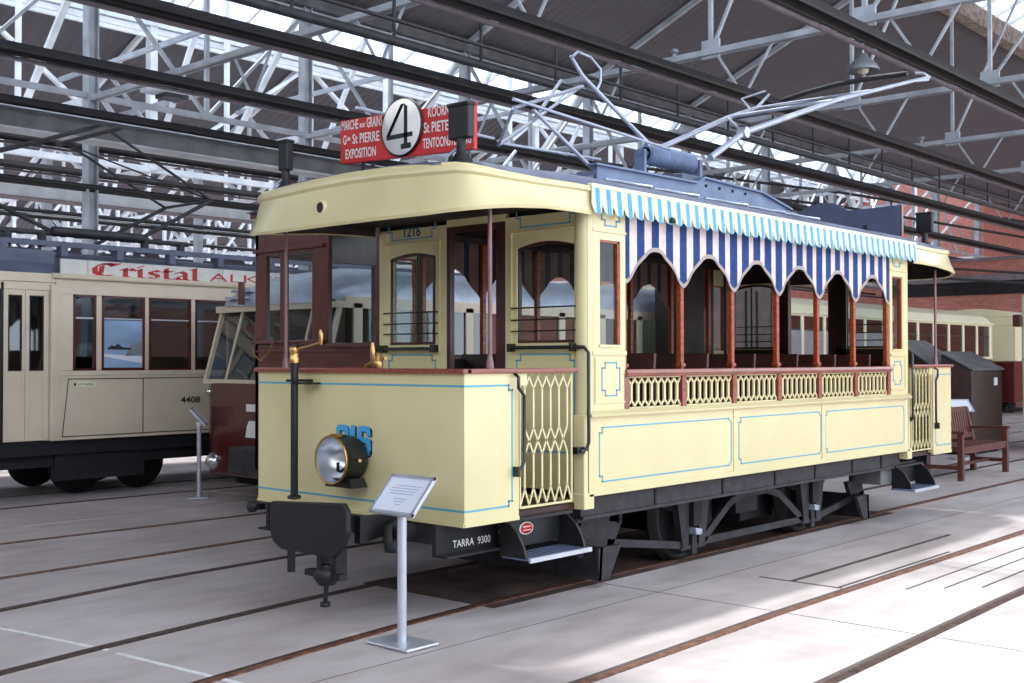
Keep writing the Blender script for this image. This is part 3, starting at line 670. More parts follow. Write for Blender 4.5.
# bulkheads with door opening and two arched windows
def arch(m, x0, x1, ya, yb, z0, z1, zt, f):
    """fill above a segmental arch: opening top z1 at sides, crown at z1+rise, to zt"""
    n = 12; r = .035
    for i in range(n):
        a = ya+(yb-ya)*i/n; b = ya+(yb-ya)*(i+1)/n
        za = z1+r*math.sin(math.pi*i/n); zb = z1+r*math.sin(math.pi*(i+1)/n)
        m.prism([(a, za), (b, zb), (b, zt), (a, zt)], 'x', x0, x1)
def bulkhead(f, front):
    xa, xb = f(XB), f(XB+.045); sgn = -1 if front else 1
    m = mb('cream'); W1 = (-.890, -.392); W2 = (.392, .890)
    m.box(xa, xb, -.96, W1[0], .62, 2.52); m.box(xa, xb, W1[1], -.288, .62, 2.52); m.box(xa, xb, .278, W2[0], .62, 2.52); m.box(xa, xb, W2[1], .96, .62, 2.52)
    m.box(xa, xb, -.288, .278, 2.50, 2.55)
    for (a, b) in (W1, W2):
        m.box(xa, xb, a, b, .62, 1.665); arch(m, xa, xb, a, b, 1.665, 2.305, 2.52, f)
        o = xa+sgn*.012
        m.box(xa, o, a-.055, b+.055, 2.408, 2.42); m.box(xa, o, a-.05, a-.04, 1.62, 2.41); m.box(xa, o, b+.04, b+.05, 1.62, 2.41); m.box(xa, o, a-.055, b+.055, 1.60, 1.612)
        m.use('line_blue')
        for (z0, z1) in ((2.445, 2.60), (.95, 1.59)):
            pts = [(a+.0, z0+.06), (a+.035, z0+.06), (a+.035, z0), (b-.035, z0), (b-.035, z0+.06), (b, z0+.06), (b, z1-.04), (b-.035, z1-.04), (b-.035, z1), (a+.035, z1), (a+.035, z1-.04), (a, z1-.04)]
            pts = [p for p in pts]; m.poly_line(pts, 'x', xa, .010, sgn*.003)
        m.use('cream')
    bo = m.build('bulkhead', tram)
    for (a, b) in (W1, W2):
        w = mb('wood_dark'); xs_ = (f(XB+.012), f(XB+.035)); e = .009
        w.box(*xs_, a, a+e, 1.665, 2.31); w.box(*xs_, b-e, b, 1.665, 2.31); w.box(*xs_, a, b, 1.665, 1.685); arch(w, xs_[0], xs_[1], a, b, 1.665, 2.285, 2.345, f); w.build('sash', bo)
        g = mb('glass'); g.box(f(XB+.020), f(XB+.024), a, b, 1.67, 2.33); g.build('pane', bo)
        g = mb('black_gloss'); xo = f(XB-.035)
        for z in (1.745, 1.82, 1.90): g.tube([(f(XB-.004), a-.03, z), (xo, a-.02, z), (xo, b+.02, z), (f(XB-.004), b+.03, z)], .006, 6)
        g.build('window_bar', bo)
        g = mb('black_gloss'); xo = f(XB-.05); zz = 1.635; g.tube([(xo, a-.03, zz), (xo, b+.03, zz)], .013, 8)
        for yy in (a-.02, b+.02): g.box(f(XB), f(XB-.07), yy-.012, yy+.012, zz-.028, zz+.028)
        g.build('push_bar', bo, bevel=.003)
    w = mb('wood_dark'); w.box(xa, xb, -.288, -.235, .62, 2.50); w.box(xa, xb, .245, .278, .62, 2.50); w.box(xa, xb, -.235, .245, 2.46, 2.50); w.use('maroon_wood'); w.box(f(XB+.012), f(XB+.03), -.236, -.19, .62, 2.46); w.build('door_frame', bo)
    return bo
bf = bulkhead(lambda x: x, True); bulkhead(mx_, False)
m = mb('number_teal'); text_front(m, '1216', XB-.004, .725, 2.458, .18, .08, off=.022); m.build('number_lettering', tram)

# floor, underframe
m = mb('interior_brown'); m.box(XB, XE, -.95, .95, .66, .70); m.build('floor_boards', tram)
for f in (lambda x: x, mx_): m = mb('wood_dark'); m.prism([(f(.03), -.93), (f(.03), .93), (f(XB+.02), .93), (f(XB+.02), -.93)], 'z', .60, .64); m.build('platform_floor', tram)
m = mb('iron')
for s in (-1, 1):
    m.box(1.12, 6.02, s*.93, s*.90, .535, .69); m.box(1.12, 6.02, s*.95, s*.90, .525, .545)
    m.use('iron_dark')
    for x in (1.95, 2.83, 3.62, 4.3, 5.0, 5.6): m.box(x-.012, x+.012, s*.94, s*.93, .535, .69)
    m.use('iron')
m.box(1.12, 1.2, -.9, .9, .5, .66); m.box(5.95, 6.02, -.9, .9, .5, .66)
for f in (lambda x: x, mx_):
    m.box(f(.05), f(1.12), -.4, -.34, .46, .60); m.box(f(.05), f(1.12), .34, .4, .46, .60); m.box(f(.03), f(.09), -.76, .76, .47, .60)
m.build('underframe', tram)
for s in (-1, 1):
    m = mb('iron_dark'); m.box(-.06, .47, s*.81, s*.78, .43, .60); m.box(-.06, .50, s*.90, s*.78, .42, .432)
    if s < 0: m.use('white_paint'); text_side(m, 'TARRA  9300', .075, -.8125, .458, .32, .044, off=.006)
    m.build('headstock_plate', tram)

# truck
tr = mb('iron')
def side_frame(s):
    y0, y1 = s*.60, s*.64; m = mb('iron')
    m.prism([(1.55, .50), (5.62, .50), (5.62, .535), (1.55, .535)], 'y', y0, y1)
    for xc in (2.86, 4.78):
        for sg in (-1, 1):
            m.prism([(xc+sg*.23, .51), (xc+sg*.06, .51), (xc+sg*.075, .11), (xc+sg*.15, .11)] if sg > 0 else [(xc-.06, .51), (xc-.23, .51), (xc-.15, .11), (xc-.075, .11)], 'y', s*.60, s*.655)
        m.use('iron_dark'); m.box(xc-.055, xc+.055, s*.57, s*.69, .28, .47); m.use('silver_paint'); m.prism([(xc-.05, .27), (xc+.05, .25), (xc+.04, .21), (xc-.03, .215)], 'y', s*.6, s*.70)
        m.use('iron'); m.box(xc-.03, xc+.03, s*.6, s*.66, .06, .24); m.box(xc-.17, xc+.17, s*.60, s*.65, .10, .13)
    m.bar((3.0, s*.625, .14), (4.64, s*.625, .14), .03, .055); m.bar((3.02, s*.625, .15), (3.42, s*.625, .40), .03, .06); m.bar((3.42, s*.625, .40), (3.62, s*.625, .455), .03, .06)
    m.bar((3.62, s*.625, .455), (4.02, s*.625, .455), .03, .06); m.bar((4.02, s*.625, .455), (4.22, s*.625, .40), .03, .06); m.bar((4.22, s*.625, .40), (4.62, s*.625, .15), .03, .06)
    m.bar((2.72, s*.625, .14), (1.78, s*.625, .27), .03, .055); m.bar((4.92, s*.625, .14), (5.86, s*.625, .27), .03, .055)
    m.prism([(1.50, .53), (1.85, .53), (1.80, .42), (1.95, .40), (1.82, .20), (1.46, .20)], 'y', s*.6, s*.64)
    m.prism([(5.78, .53), (5.6, .53), (5.62, .40), (5.50, .40), (5.62, .20), (5.86, .20)], 'y', s*.6, s*.64)
    m.tube([(1.9, s*.66, .40), (1.9, s*.66, .52)], .015, 8); m.bar((1.55, s*.8, .535), (1.1, s*.8, .50), .06, .05); m.bar((1.2, s*.625, .52), (1.6, s*.625, .33), .04, .05)
    m.build('side_frame', tram)
    m = mb('iron_dark')      # leaf springs
    for xc in (2.86, 4.78):
        for k in range(4): m.bar((xc-.34+.06*k, s*.58, .44-.02*k), (xc+.34-.06*k, s*.58, .44-.02*k), .05, .012)
    m.build('leaf_spring', tram)
side_frame(-1); side_frame(1)
for xc in (2.86, 4.78):
    for s in (-1, 1):
        m = mb('iron_dark'); m.lathe([(.05, -.06), (.09, -.05), (.10, -.02), (.29, -.015), (.30, -.04), (.345, -.045), (.35, .01), (.37, .02), (.37, .035), (.29, .03), (.05, .05)] if s < 0 else [(.05, .06), (.09, .05), (.10, .02), (.29, .015), (.30, .04), (.345, .045), (.35, -.01), (.37, -.02), (.37, -.035), (.29, -.03), (.05, -.05)], (xc, s*.50, .352), 'y', 32); m.build('wheel', tram)
    m = mb('iron_dark'); m.tube([(xc, -.68, .352), (xc, .68, .352)], .05, 12); m.build('axle', tram)
m = mb('iron_dark'); m.box(4.05, 4.6, -.35, .35, .16, .55); m.build('motor', tram)
m = mb('iron_dark'); m.box(3.05, 3.6, -.35, .35, .16, .55); m.lathe([(.001, -.3), (.2, -.3), (.2, .3), (.001, .3)], (3.45, 0, .35), 'y', 20); m.build('motor', tram)
m = mb('iron_dark'); m.box(1.3, 5.9, -.5, .5, .56, .6); m.box(3.65, 4.0, -.55, -.2, .28, .5); m.tube([(2.2, .3, .42), (2.7, .3, .42)], .12, 16); m.build('brake_gear', tram)
for f in (lambda x: x, mx_):         # lifeguards at both truck ends
    m = mb('iron'); m.add([(f(1.50), -.78, .06), (f(1.50), .78, .06), (f(1.52), .78, .28), (f(1.52), -.78, .28), (f(1.53), -.78, .06), (f(1.53), .78, .06), (f(1.55), .78, .28), (f(1.55), -.78, .28)], [(0,1,2,3),(7,6,5,4),(0,4,5,1),(1,5,6,2),(2,6,7,3),(3,7,4,0)])
    m.prism([(f(1.50), .06), (f(1.62), .06), (f(1.76), .28), (f(1.50), .28)], 'y', -.78, -.75); m.prism([(f(1.50), .06), (f(1.62), .06), (f(1.76), .28), (f(1.50), .28)], 'y', .75, .78); m.build('lifeguard', tram)
m = mb('girder_grey'); m.box(5.66, 6.03, -.9, -.62, .375, .53); m.build('equipment_box', tram, bevel=.008)

# platforms
def platform(f, front):
    sg = -1 if front else 1
    m = mb('cream'); m.box(f(0), f(.022), -WD, WD, .60, 1.475); m.box(f(-.008), f(0), -WD, WD, .60, .625)
    for s in (-1, 1): m.box(f(.022), f(.465), s*(WD-.022), s*WD, .60, 1.475); m.box(f(0), f(.465), s*WD, s*(WD+.006), .60, .622); m.box(f(.44), f(.463), s*(WD-.05), s*(WD-.022), .62, 1.47)
    m.use('line_blue')
    for z in (1.403, .689): m.box(f(-.002), f(0), -WD-.002, WD+.002, z-.006, z+.006)
    for s in (-1, 1):
        x1 = f(.40); y = s*WD; x0 = f(0)
        pts = [(x0, 1.403), (f(.375), 1.403), (f(.375), 1.375), (f(.405), 1.375), (f(.405), .717), (f(.375), .717), (f(.375), .689), (x0, .689)]
        m.poly_line(pts, 'y', y, .011, s*.002, closed=False)
    m.build('dash_panel', tram)
    w = mb('wood_rail'); w.box(f(-.03), f(.045), -WD-.022, WD+.022, 1.473, 1.503)
    for s in (-1, 1): w.box(f(0), f(XB-.09), s*(WD-.045), s*(WD+.022), 1.473, 1.503)
    w.build('dash_rail', tram, bevel=.008)
    for s in (-1, 1):
        # folding lattice gate
        g = mb('cream'); y = s*(WD-.012); a, b = .49, .975; nS = 6; p = (b-a)/nS; za, zb, zm = .665, 1.468, 1.06
        def B(p0, p1, w=.011): g.bar((f(p0[0]), y, p0[1]), (f(p1[0]), y, p1[1]), w, .008, up=(0, 1, 0))
        for k in range(nS):
            c = a+p*(k+.5)
            B((c, za+.11), (c, zm-.08), .014); B((c, zm+.08), (c, zb-.09), .014)
            for q in (-1, 1):
                B((c, zb-.09), (c+q*p*.42, zb-.03)); B((c+q*p*.42, zb-.03), (c+q*p*.5, zb)); B((c, za+.11), (c+q*p*.5, za+.01))
                if 0 <= k+q < nS: B((c, zm-.08), (c+q*p, zm+.08), .012)
        g.box(f(a), f(b), y-.006, y+.006, za-.006, za+.008); g.box(f(a-.01), f(a+.002), y-.006, y+.006, za, zb); g.box(f(b-.004), f(b+.008), y-.006, y+.006, za, zb)
        g.box(f(.47), f(.545), y-.01, y+.01, 1.40, 1.47); g.build('folding_gate', tram)
        # step
        dzs = 0 if front else -.06; f0 = f
        if not front: f = (lambda x: mx_(x)-.31)
        st = mb('black'); yo = s*1.12
        for x in (.40, .95):
            pr = [(s*.90, .60), (s*.96, .585), (s*1.03, .53), (s*1.08, .45), (s*1.10, .385), (s*.90, .385)]
            st.prism(pr, 'x', f(x-.008), f(x+.008))
        st.box(f(.40), f(.95), s*.885, s*.90, .42, .62); st.box(f(.37), f(1.0), s*.88, s*.96, .585, .605)
        so = st.build('step_bracket', tram); so.location.z += dzs
        st = mb('blue_grey'); st.box(f(.405), f(.975), s*.90, yo, .372, .39)
        st.use('alu'); st.box(f(.395), f(.975), yo, yo+s*.015, .365, .392)
        for k in range(5): st.use('iron_dark'); st.box(f(.42), f(.96), s*(.92+k*.04), s*(.927+k*.04), .39, .393)
        sb = st.build('step_board', tram); sb.location.z += dzs; f = f0
        if s < 0 and front:
            d = mb('white_paint'); d.lathe([(.001, -.004), (.062, -.004), (.064, 0)], (.62, -.902, .525), 'y', 24); d.v = [(v[0], v[1], .525+(v[2]-.525)*.62) for v in d.v]
            k0 = len(d.v); d.use('red_sign'); d.lathe([(.001, -.006), (.054, -.006), (.055, -.003)], (.62, -.902, .525), 'y', 24); d.v = d.v[:k0]+[(v[0], v[1], .525+(v[2]-.525)*.58) for v in d.v[k0:]]
            d.use('white_paint'); d.box(.585, .655, -.9095, -.908, .533, .537); d.box(.585, .655, -.9095, -.908, .512, .516); d.build('maker_plate', tram)
        # grab handles
        h = mb('black_gloss'); y = s*(WD+.035)
        h.tube([(f(.43), s*(WD+.0), 1.47), (f(.425), y, 1.45), (f(.425), y, 1.385), (f(.45), y, 1.365), (f(.475), y, 1.34), (f(.475), y, .95), (f(.455), y, .915), (f(.42), y, .90)], .011, 8); h.box(f(.41), f(.43), s*WD, y+s*.012, .86, .92); h.build('grab_handle', tram)
        h = mb('black_gloss'); y = s*(WB+.03); yb = s*(.93)
        h.tube([(f(XB-.05), s*.86, 1.635), (f(XB-.05), s*.97, 1.635), (f(XB-.04), s*1.0, 1.635), (f(XB-.03), y, 1.60), (f(XB-.03), y, 1.03), (f(XB-.04), y-s*.01, .985), (f(XB-.08), s*(WB-.0), .975)], .012, 8); h.box(f(XB-.10), f(XB-.03), s*(WB-.05), s*(WB+.0), .955, 1.0); h.build('grab_handle', tram)
        # slim pole to the canopy
        px = .267 if s < 0 or not front else .19; h = mb('pole_brown'); h.tube([(f(px), s*.93, 1.5), (f(px), s*.93, 2.46)], .013, 10); h.lathe([(.026, 1.50), (.022, 1.54), (.013, 1.58)], (f(px), s*.93, 0), 'z', 12); h.build('canopy_pole', tram)
    # controller and brake handles
    m = mb('interior_brown'); m.box(f(.06), f(.32), -.05, .27, .64, 1.45); m.build('controller', tram, bevel=.02)
    m = mb('brass'); m.tube([(f(.2), .10, 1.45), (f(.2), .10, 1.52), (f(.2), .045, 1.535)], .012, 8); m.tube([(f(.2), .04, 1.50), (f(.2), .03, 1.56), (f(.2), .035, 1.62), (f(.2), .035, 1.665)], [.012, .02, .018, .010], 8)
    m.lathe([(.05, 1.45), (.045, 1.47), (.001, 1.475)], (f(.2), .10, 0), 'z', 16); m.build('controller_handle', tram)
    m = mb('brass'); m.lathe([(.03, 1.50), (.034, 1.53), (.03, 1.55), (.02, 1.56), (.024, 1.60), (.001, 1.61)], (f(.17), -.05, 0), 'z', 14); m.tube([(f(.17), -.05, 1.56), (f(.17), -.12, 1.565)], .010, 8)
    m.build('brake_handle', tram)
    m = mb('black'); m.tube([(f(.17), -.05, .64), (f(.17), -.05, 1.5)], .022, 8); m.build('brake_spindle', tram)
platform(lambda x: x, True); platform(mx_, False)

# front gear: coupling column, crank, headlight, buffer, number
m = mb('black'); m.tube([(-.11, .44, .66), (-.11, .44, 1.535)], .024, 12); m.box(-.14, 0, .39, .49, 1.415, 1.43); m.lathe([(.045, .665), (.045, .68), (.026, .69)], (-.11, .44, 0), 'z', 14)
m.box(-.13, 0, .31, .44, 1.40, 1.41); m.build('brake_column', tram)
m = mb('brass'); m.lathe([(.032, 1.535), (.034, 1.57), (.028, 1.58), (.028, 1.60), (.033, 1.61), (.033, 1.64), (.001, 1.65)], (-.11, .44, 0), 'z', 16); m.tube([(-.11, .44, 1.62), (-.11, .27, 1.645), (-.11, .19, 1.66), (-.11, .17, 1.675)], .009, 8)
m.tube([(-.11, .17, 1.65), (-.11, .17, 1.68), (-.11, .17, 1.72), (-.11, .175, 1.745)], [.010, .015, .016, .009], 10); m.build('crank_handle', tram)
m = mb('black'); m.lathe([(.001, .0), (.125, .0), (.14, -.03), (.14, -.14), (.142, -.165), (.150, -.175)], (-.02, -.05, .945), 'x', 32)
m.prism([(.08, .775), (-.18, .775), (-.15, .83), (.05, .83)], 'x', -.15, -.03)
m.box(-.17, -.10, -.07, -.03, 1.08, 1.095); hl = m.build('headlight', tram)
m = mb('brass'); m.lathe([(.136, -.17), (.149, -.175), (.152, -.19), (.146, -.198), (.138, -.19)], (-.02, -.05, .945), 'x', 32); m.tube([(-.10, -.185, .945), (-.12, -.215, .945)], .011, 8); m.box(-.19, -.15, -.08, -.02, 1.085, 1.105); m.build('lamp_rim', hl)
m = mb('reflector'); m.lathe([(.001, -.03), (.05, -.035), (.10, -.07), (.13, -.13), (.138, -.19)], (-.02, -.05, .945), 'x', 32); m.build('reflector', hl)
m = mb('black'); m.tube([(-.17, -.07, .93), (-.17, -.07, .88), (-.14, -.06, .87), (-.09, -.06, .90), (-.07, -.05, .95)], .010, 6); m.build('bulb_holder', hl)
def digits(m, y, z, x0, x1, H=.185, Wd=.115, t=.033):
    cnt = [0]
    def PR(p, ax, a_, b_): cnt[0] += 1; m.prism(p, ax, a_-.0002*cnt[0], b_)
    def ch(c, yy):
        def B(a, b, c_, d): PR([(yy-a, z+c_), (yy-b, z+c_), (yy-b, z+d), (yy-a, z+d)], 'x', x0, x1)
        k = .02
        if c == '1': B(.0, t*1.1, 0, H); B(-.018, .0, H-.06, H-.02); return t*1.1+.03
        if c == '2':
            PR([(yy, z+H-k), (yy-k, z+H), (yy-Wd+k, z+H), (yy-Wd, z+H-k), (yy-Wd+t, z+H-t-.004), (yy-t, z+H-t)], 'x', x0, x1); B(Wd-t, Wd, H*.55, H-k); B(0, t, H*.66, H-k)
            PR([(yy-Wd, z+H*.56), (yy-Wd+t*1.2, z+H*.56), (yy-.002, z+.02), (yy-.002, z+t), (yy-t, z+t)], 'x', x0, x1); PR([(yy-Wd, z+H*.56), (yy-Wd+t, z+H*.62), (yy, z+t), (yy, z), (yy-t*1.2, z)], 'x', x0, x1); B(0, Wd, 0, t)
        if c == '6':
            PR([(yy, z+H-k), (yy-k, z+H), (yy-Wd+k, z+H), (yy-Wd, z+H-k), (yy-Wd, z+H-t-.004), (yy, z+H-t)], 'x', x0, x1); B(0, t, k, H-k); B(Wd-t, Wd, H*.68, H-k); B(Wd-t, Wd, k, H*.5)
            PR([(yy, z+t), (yy, z+k), (yy-k, z), (yy-Wd+k, z), (yy-Wd, z+k), (yy-Wd, z+t)], 'x', x0, x1); PR([(yy, z+H*.44), (yy, z+H*.62), (yy-Wd+k, z+H*.62), (yy-Wd, z+H*.55), (yy-Wd, z+H*.44)], 'x', x0, x1)
        return Wd+.028
    for c in '216': y -= ch(c, y)
m = mb('number_shadow'); digits(m, .133, .955, -.003, 0); m.build('number_shadow', tram)
m = mb('number_blue'); digits(m, .143, .962, -.010, -.006); m.build('number_lettering', tram)
# buffer plate and coupler
m = mb('black'); pl = [(.20, .70), (-.47, .74), (-.505, .70), (-.51, .58), (-.46, .48), (-.38, .42), (.10, .42), (.18, .46), (.21, .52), (.21, .66)]
m.prism(pl, 'x', -.47, -.43); m.build('fender_plate', tram, bevel=.008)
m = mb('black'); m.box(-.44, .05, -.10, .10, .50, .60); m.prism([(-.36, .50), (.02, .56), (.02, .64), (-.36, .66)], 'y', -.5, -.45); m.prism([(-.36, .50), (.02, .56), (.02, .64), (-.36, .66)], 'y', .15, .2)
m.box(-.39, -.36, .10, .14, .27, .44)
m.box(-.42, -.34, -.22, -.18, .33, .45); m.box(-.42, -.34, -.36, -.32, .30, .45)
m.lathe([(.001, .24), (.05, .245), (.08, .29), (.075, .33), (.03, .36)], (-.40, -.25, 0), 'z', 12); m.box(-.43, -.37, -.40, -.08, .285, .32)
m.tube([(-.40, -.25, .26), (-.40, -.235, .14)], .014, 8); m.lathe([(.001, .11), (.03, .115), (.03, .14), (.001, .145)], (-.40, -.235, 0), 'z', 10); m.build('coupler', tram)
m = mb('iron_dark'); m.tube([(-.1, -.55, .60), (-.22, -.58, .58), (-.24, -.6, .52), (-.2, -.6, .48)], .03, 8); m.lathe([(.001, .44), (.05, .45), (.05, .5), (.02, .52)], (-.2, -.6, 0), 'z', 12); m.tube([(-.05, -.6, .56), (-.2, -.6, .56)], .04, 8)
m.build('air_hose', tram)
m = mb('black'); m.lathe([(.001, -.04), (.04, -.035), (.04, .0)], (-.02, 1.0, .56), 'x', 12); m.box(-.02, .03, .94, 1.02, .54, .58); m.build('side_lug', tram)
# rear end gear
m = mb('black'); m.prism(pl, 'x', mx_(-.40), mx_(-.36)); m.box(mx_(-.37), mx_(.05), -.10, .10, .50, .60); m.build('fender_plate', tram)
m = mb('black'); m.lathe([(.001, .0), (.135, .0), (.15, .03), (.15, .19)], (mx_(-.02), -.07, .945), 'x', 24); m.build('rear_lamp', tram)

# interior: ceiling beams, benches with reversible backs
for i, x in enumerate((1.75, 2.43, 3.11, 3.80, 4.48, 5.17, 5.80)):
    for s in (-1, 1):
        m = mb('wood_dark'); a, b = (s*.94, s*.22); m.box(x-.20, x+.20, a, b, 1.08, 1.12); m.box(x-.16, x-.12, a, b, .70, 1.08); m.box(x+.12, x+.16, a, b, .70, 1.08)
        for q in (a-s*.02, b+s*.02): m.bar((x+.15, q, 1.1), (x+.20, q, 1.60), .03, .035)
        m.use('wood_dark'); m.add([(x+.17, a, 1.2), (x+.17, b, 1.2), (x+.20, b, 1.60), (x+.20, a, 1.60), (x+.15, a, 1.2), (x+.15, b, 1.2), (x+.18, b, 1.60), (x+.18, a, 1.60)], [(0,1,2,3),(7,6,5,4),(0,4,5,1),(1,5,6,2),(2,6,7,3),(3,7,4,0)])
        m.build('bench_seat', tram, bevel=.006)
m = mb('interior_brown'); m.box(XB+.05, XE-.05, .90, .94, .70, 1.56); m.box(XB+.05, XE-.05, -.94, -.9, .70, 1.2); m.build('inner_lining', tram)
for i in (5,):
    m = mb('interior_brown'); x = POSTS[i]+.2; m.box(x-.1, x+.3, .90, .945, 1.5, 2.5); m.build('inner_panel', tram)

# roof: pantograph base, bow collector, signs
m = mb('blue_grey')
for s in (-1, 1):
    m.prism([(1.70, 2.80), (1.70, 2.915), (2.95, 2.93), (3.05, 2.98), (3.95, 2.96), (4.46, 2.865), (4.46, 2.79), (3.3, 2.78)], 'y', s*.58, s*.62)
    m.prism([(1.66, 2.915), (1.66, 2.93), (2.95, 2.945), (3.05, 2.995), (3.95, 2.975), (4.46, 2.88), (4.46, 2.865), (3.95, 2.96), (3.05, 2.98), (2.95, 2.93)], 'y', s*.55, s*.65)
for x in (1.72, 2.9, 4.42): m.box(x-.03, x+.03, -.6, .6, 2.81, 2.88)
m.use('iron_dark')
for x in (3.1, 3.3, 3.5, 3.7): m.lathe([(.012, 0), (.012, -.01), (.001, -.012)], (x, -.62, 2.93), 'y', 8)
pb = m.build('collector_base', tram)
m = mb('roof_grey'); m.prism([(1.45, 2.79), (1.72, 2.86), (1.72, 2.80)], 'y', -.6, .6); m.build('collector_deck', tram)
m = mb('roof_grey'); m.box(2.95, 3.9, -.45, .45, 2.9, 2.99); m.box(3.1, 3.75, -.4, .4, 2.99, 3.06); m.build('collector_plinth', tram, bevel=.01)
for x in (1.85, 2.45, 3.15, 3.75, 4.35):
    m = mb('silver_paint'); m.tube([(x-.06, -.62, 2.83), (x+.04, -.68, 2.82), (x+.10, -.78, 2.79), (x+.12, -.90, 2.765)], .013, 6); m.build('stay_bracket', tram)
m = mb('blue_grey'); sp = [(.055, -.33)]
for k in range(16): z = -.31+.62*k/15; sp += [(.085, z-.012), (.085, z+.004), (.062, z+.014)]
sp += [(.055, .33)]
# spring drum lies along the tram
m.lathe(sp, (3.20, -.20, 3.205), 'x', 18); m.tube([(2.78, -.2, 3.205), (3.66, -.2, 3.205)], .03, 8); m.box(2.79, 2.82, -.25, -.15, 3.02, 3.23); m.box(3.58, 3.62, -.26, -.14, 3.02, 3.24)
m.build('spring_drum', tram)
m = mb('silver_paint')
def PT(pts, r=.02): m.tube(pts, r, 8)
A1 = (3.55, -.38, 3.24); E1 = (7.45, -.58, 4.55)
PT([A1, (4.05, -.40, 3.52), (5.4, -.62, 4.0), (6.45, -.90, 4.32), (6.8, -.93, 4.42)], [.03, .03, .024, .018, .014]); PT([(3.75, .38, 3.40), (5.2, .45, 3.95), (6.2, .70, 4.25), (6.9, .95, 4.55)], [.026, .026, .02, .014])
PT([(4.05, -.44, 3.52), (4.05, -.36, 3.52)], .05); PT([(5.4, -.62, 4.0), (5.3, .45, 3.98)], .018); PT([(4.05, -.4, 3.52), (5.2, .45, 3.95)], .012); PT([(5.4, -.62, 4.0), (6.2, .70, 4.25)], .012); PT([(6.2, -.8, 4.23), (6.2, .7, 4.25)], .014)
PT([(6.45, -.90, 4.32), (6.7, -.95, 4.37), (6.78, -.93, 4.41), (6.78, -.88, 4.46), (6.75, -.80, 4.47)], .016); PT([(5.9, .6, 4.16), (6.3, .95, 4.40), (6.9, 1.0, 4.60)], .012)
m.build('bow_collector', tram)
m = mb('steel_dark'); m.tube([(6.75, -.72, 4.48), (6.8, -.35, 4.51), (6.85, .1, 4.52), (6.9, .5, 4.50), (6.95, .82, 4.47)], .028, 8); m.build('contact_strip', tram)
m = mb('silver_paint')
for s, kx, tx in ((-1, .9, 1.55), (1, 1.95, 2.75)):
    PT([(1.8, s*.5, 2.92), (kx+.2, s*.55, 3.22)], .014); PT([(3.0, s*.35, 3.24), (kx, s*.55, 3.26)], .012)
PT([(.9, -.55, 3.2), (2.45, .1, 3.72)], .014); PT([(1.1, -.55, 3.15), (2.6, .45, 3.85)], .014); PT([(1.95, .55, 3.24), (2.5, .15, 3.74)], .012); PT([(.9, -.55, 3.2), (1.95, .55, 3.24)], .012)
PT([(1.95, .6, 3.3), (.2, .2, 3.2)], .012)
PT([(2.05, -.1, 3.85), (2.2, -.1, 3.72), (2.9, -.2, 3.30)], [.012, .016, .018]); PT([(2.05, -.12, 3.84), (2.2, -.05, 3.92), (2.42, .0, 3.93), (2.55, .0, 3.86), (2.55, .0, 3.76), (2.5, .0, 3.68)], .010)
m.build('front_collector_frame', tram)
# route sign
T = .0422
def tiltz(y, z): return z+T*(y-.07)
m = mb('red_sign'); vs = []
for x in (.50, .535):
    for (y, z) in ((.725, 2.90), (-.575, 2.90), (-.575, 3.205), (.725, 3.205)): vs.append((x, y, tiltz(y, z)))
m.add(vs, [(0,1,2,3),(7,6,5,4),(0,4,5,1),(1,5,6,2),(2,6,7,3),(3,7,4,0)]); rs = m.build('route_board', tram, bevel=.006)
m = mb('white_paint'); TA = -T
for (b, y, z, w, h) in (('MARCHE', .705, 3.120, .175, .068), ('aux', .515, 3.125, .06, .030), ('GRAINS', .44, 3.118, .16, .072), ('G', .69, 3.020, .035, .066), ('de', .65, 3.045, .04, .032), ('St PIERRE', .59, 3.018, .28, .07), ('EXPOSITION', .665, 2.918, .32, .068),
                      ('KOORNMARKT', -.165, 3.128, .38, .068), ('St PIETERS', -.125, 3.028, .30, .07), ('TENTOONSTELLING', -.115, 2.928, .44, .066)):
    if b == 'KOORNMARKT': m.build('destination_lettering', rs); m = mb('white_paint')
    text_front(m, b, .4975, y, tiltz(y, z)+.012, w, h, off=.018, tilt=T)
m.build('destination_lettering', rs)
m = mb('sign_black'); m.lathe([(.001, .0), (.198, .0), (.198, .015)], (.484, .078, 3.10), 'x', 40); m.use('white_paint'); m.lathe([(.001, -.004), (.184, -.004), (.186, .0)], (.484, .078, 3.10), 'x', 40)
m.use('sign_black'); y0, z0 = .078, 3.10
for (a, b, w) in (((.03, .145), (-.03, .145), 0),): pass
def S4(pts): m.prism(pts, 'x', .476, .481)
S4([(y0-.005, z0+.15), (y0+.13, z0-.045), (y0+.13, z0-.075), (y0-.02, z0+.14)]); m.prism([(y0-.035, z0+.15), (y0-.005, z0+.15), (y0+.135, z0-.045), (y0+.105, z0-.045)], 'x', .476, .481)
m.prism([(y0+.135, z0-.045), (y0-.115, z0-.045), (y0-.115, z0-.075), (y0+.135, z0-.075)], 'x', .476, .481); m.prism([(y0-.035, z0+.15), (y0-.065, z0+.13), (y0-.065, z0-.12), (y0-.035, z0-.12)], 'x', .476, .481)
m.prism([(y0-.005, z0-.115), (y0-.10, z0-.115), (y0-.10, z0-.15), (y0-.005, z0-.15)], 'x', .476, .481)
m.build('number_disc', rs)
m = mb('iron_dark')
for y in (.5, .4, -.35): m.bar((.52, y, 2.75), (.52, y, 2.93), .02)
m.build('sign_bracket', rs)
